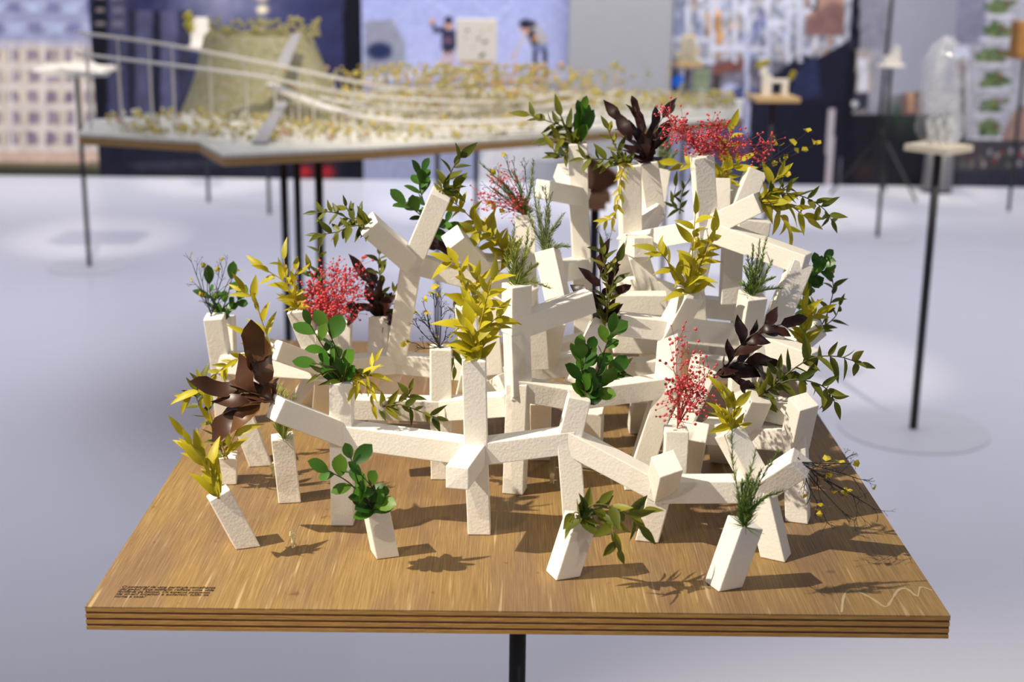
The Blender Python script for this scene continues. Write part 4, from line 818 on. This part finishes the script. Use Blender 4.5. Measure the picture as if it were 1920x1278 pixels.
sprig('burgundy', 'dark brown leafy branch leaning over the right middle beams', (1346, 702, .27), [[(1372, 675, 0), (1395, 640, 0), (1425, 620, 0), (1465, 608, 0)], [(1385, 680, 0), (1425, 680, 0)], [(1375, 700, -.01), (1400, 720, -.01)]], 18, .031, 54, 1.0, .2, .5)
sprig('yellow', 'curling yellow leaves on the upper left arm of the right joint', (1372, 806, .165), [[(1368, 775, 0), (1352, 730, 0)], [(1376, 770, -.01), (1385, 755, -.01)], [(1362, 790, -.01), (1350, 772, -.01)]], 14, .026, 55, .9, .15, .5)
baby('tall loose red blossom in the front right upright bar', (1270, 800, .2), [(1266, 632, 0), (1262, 690, .01), (1290, 655, .0), (1272, 720, 0), (1300, 700, .01), (1312, 720, 0), (1325, 700, .01), (1332, 690, 0), (1292, 740, -.01), (1310, 760, -.01), (1256, 740, 0), (1285, 715, .02), (1335, 740, 0), (1298, 725, 0)], 56, 190, .0018, 3)
sprig('green', 'lush round green leaves in the tilted centre front bar', (1100, 742, .195), [[(1092, 700, 0), (1086, 650, 0)], [(1118, 705, 0), (1136, 650, 0), (1146, 622, 0)], [(1130, 722, 0), (1158, 692, 0)], [(1104, 690, .01), (1108, 650, .01)]], 28, .0235, 57, 1.05, .1, .55)
sprig('olive', 'thin olive tip among the lush round green leaves', (1108, 742, .2), [[(1135, 715, 0), (1165, 690, 0)]], 6, .02, 58, .8, .3, .6)
sprig('burgundy', 'dark burgundy and olive leaves in the tilted centre bar', (1132, 608, .36), [[(1128, 570, 0), (1125, 520, 0), (1130, 490, 0)], [(1140, 560, 0), (1150, 510, 0)], [(1115, 560, -.01), (1092, 560, -.01)]], 14, .028, 59, 1.0, .2, .55)
sprig('olive', 'pointed olive leaves topping the centre burgundy sprig', (1136, 608, .35), [[(1138, 560, 0), (1134, 500, 0), (1126, 458, 0)], [(1145, 550, 0), (1158, 490, 0)]], 19, .022, 60, 1.0, .2, .65)
twigs('small dark twigs seen between the two rear white posts', (1135, 470, .58), [(1122, 430, 0), (1135, 420, 0), (1150, 425, 0)], 61, 4, .007, 2, 2)
sprig('burgundy', 'dark leaf tuft low behind the Y joint', (838, 478, .52), [[(830, 468, 0), (818, 462, 0)], [(846, 466, 0), (850, 455, 0)]], 5, .03, 62, 1.2, .2, .4)

# ------------------------------------------------------------------ tiny scale figures
def figure(px, py, h, face, label, pose):
    b = onZ(px, py, ZB); s = h/1.75; cf, sf = math.cos(face), math.sin(face)
    J = {'pel': (0, 0, .95), 'che': (0, .03+pose*.05, 1.32), 'nec': (0, .05+pose*.08, 1.5), 'hea': (0, .08+pose*.1, 1.66),
         'hl': (-.1, 0, .9), 'kl': (-.11, .16, .5), 'fl': (-.11, .12, .05), 'tl': (-.11, .27, .03), 'hr': (.1, 0, .9), 'kr': (.11, -.02, .48), 'fr': (.11, -.28, .07), 'tr': (.11, -.14, .03),
         'sl': (-.2, .03, 1.42), 'el': (-.27, -.05, 1.15), 'wl': (-.25, .12, .95), 'sr': (.2, .03, 1.42), 'er': (.28, .06, 1.15), 'wr': (.22, .24, 1.02)}
    R = {'pel': .15, 'che': .17, 'nec': .07, 'hea': .115, 'hl': .1, 'kl': .075, 'fl': .055, 'tl': .045, 'hr': .1, 'kr': .075, 'fr': .055, 'tr': .045, 'sl': .075, 'el': .06, 'wl': .05, 'sr': .075, 'er': .06, 'wr': .05}
    E_ = [('pel', 'che'), ('che', 'nec'), ('nec', 'hea'), ('pel', 'hl'), ('hl', 'kl'), ('kl', 'fl'), ('fl', 'tl'), ('pel', 'hr'), ('hr', 'kr'), ('kr', 'fr'), ('fr', 'tr'), ('che', 'sl'), ('sl', 'el'), ('el', 'wl'), ('che', 'sr'), ('sr', 'er'), ('er', 'wr')]
    ks = list(J); me = bpy.data.meshes.new('figure')
    me.from_pydata([((J[k][0]*cf-J[k][1]*sf)*s, (J[k][0]*sf+J[k][1]*cf)*s, J[k][2]*s) for k in ks], [(ks.index(a), ks.index(c)) for a, c in E_], [])
    o = add_obj('tiny_figure', me, CREAM); o.location = b+Vector((0, 0, .0002)); sk = o.modifiers.new('skin', 'SKIN'); 
    if not me.skin_vertices: 
        bm = bmesh.new(); bm.from_mesh(me); bm.verts.layers.skin.verify(); bm.to_mesh(me); bm.free()
    for i, k in enumerate(ks): me.skin_vertices[0].data[i].radius = (R[k]*s*1.9, R[k]*s*1.9); me.skin_vertices[0].data[i].use_root = (k == 'pel')
    sb = o.modifiers.new('sub', 'SUBSURF'); sb.levels = 1; sb.render_levels = 2
    return tag(o, label, 'figure', 'tiny cream scale figures')
figure(551, 1026, .0205, 2.2, 'tiny cream walking figure on bare wood between front posts', .6)
figure(513, 893, .0185, 2.6, 'tiny cream figure beside the tall fern post', .3)
figure(1035, 907, .0150, .4, 'tiny cream figure beside the long front leg', .0)
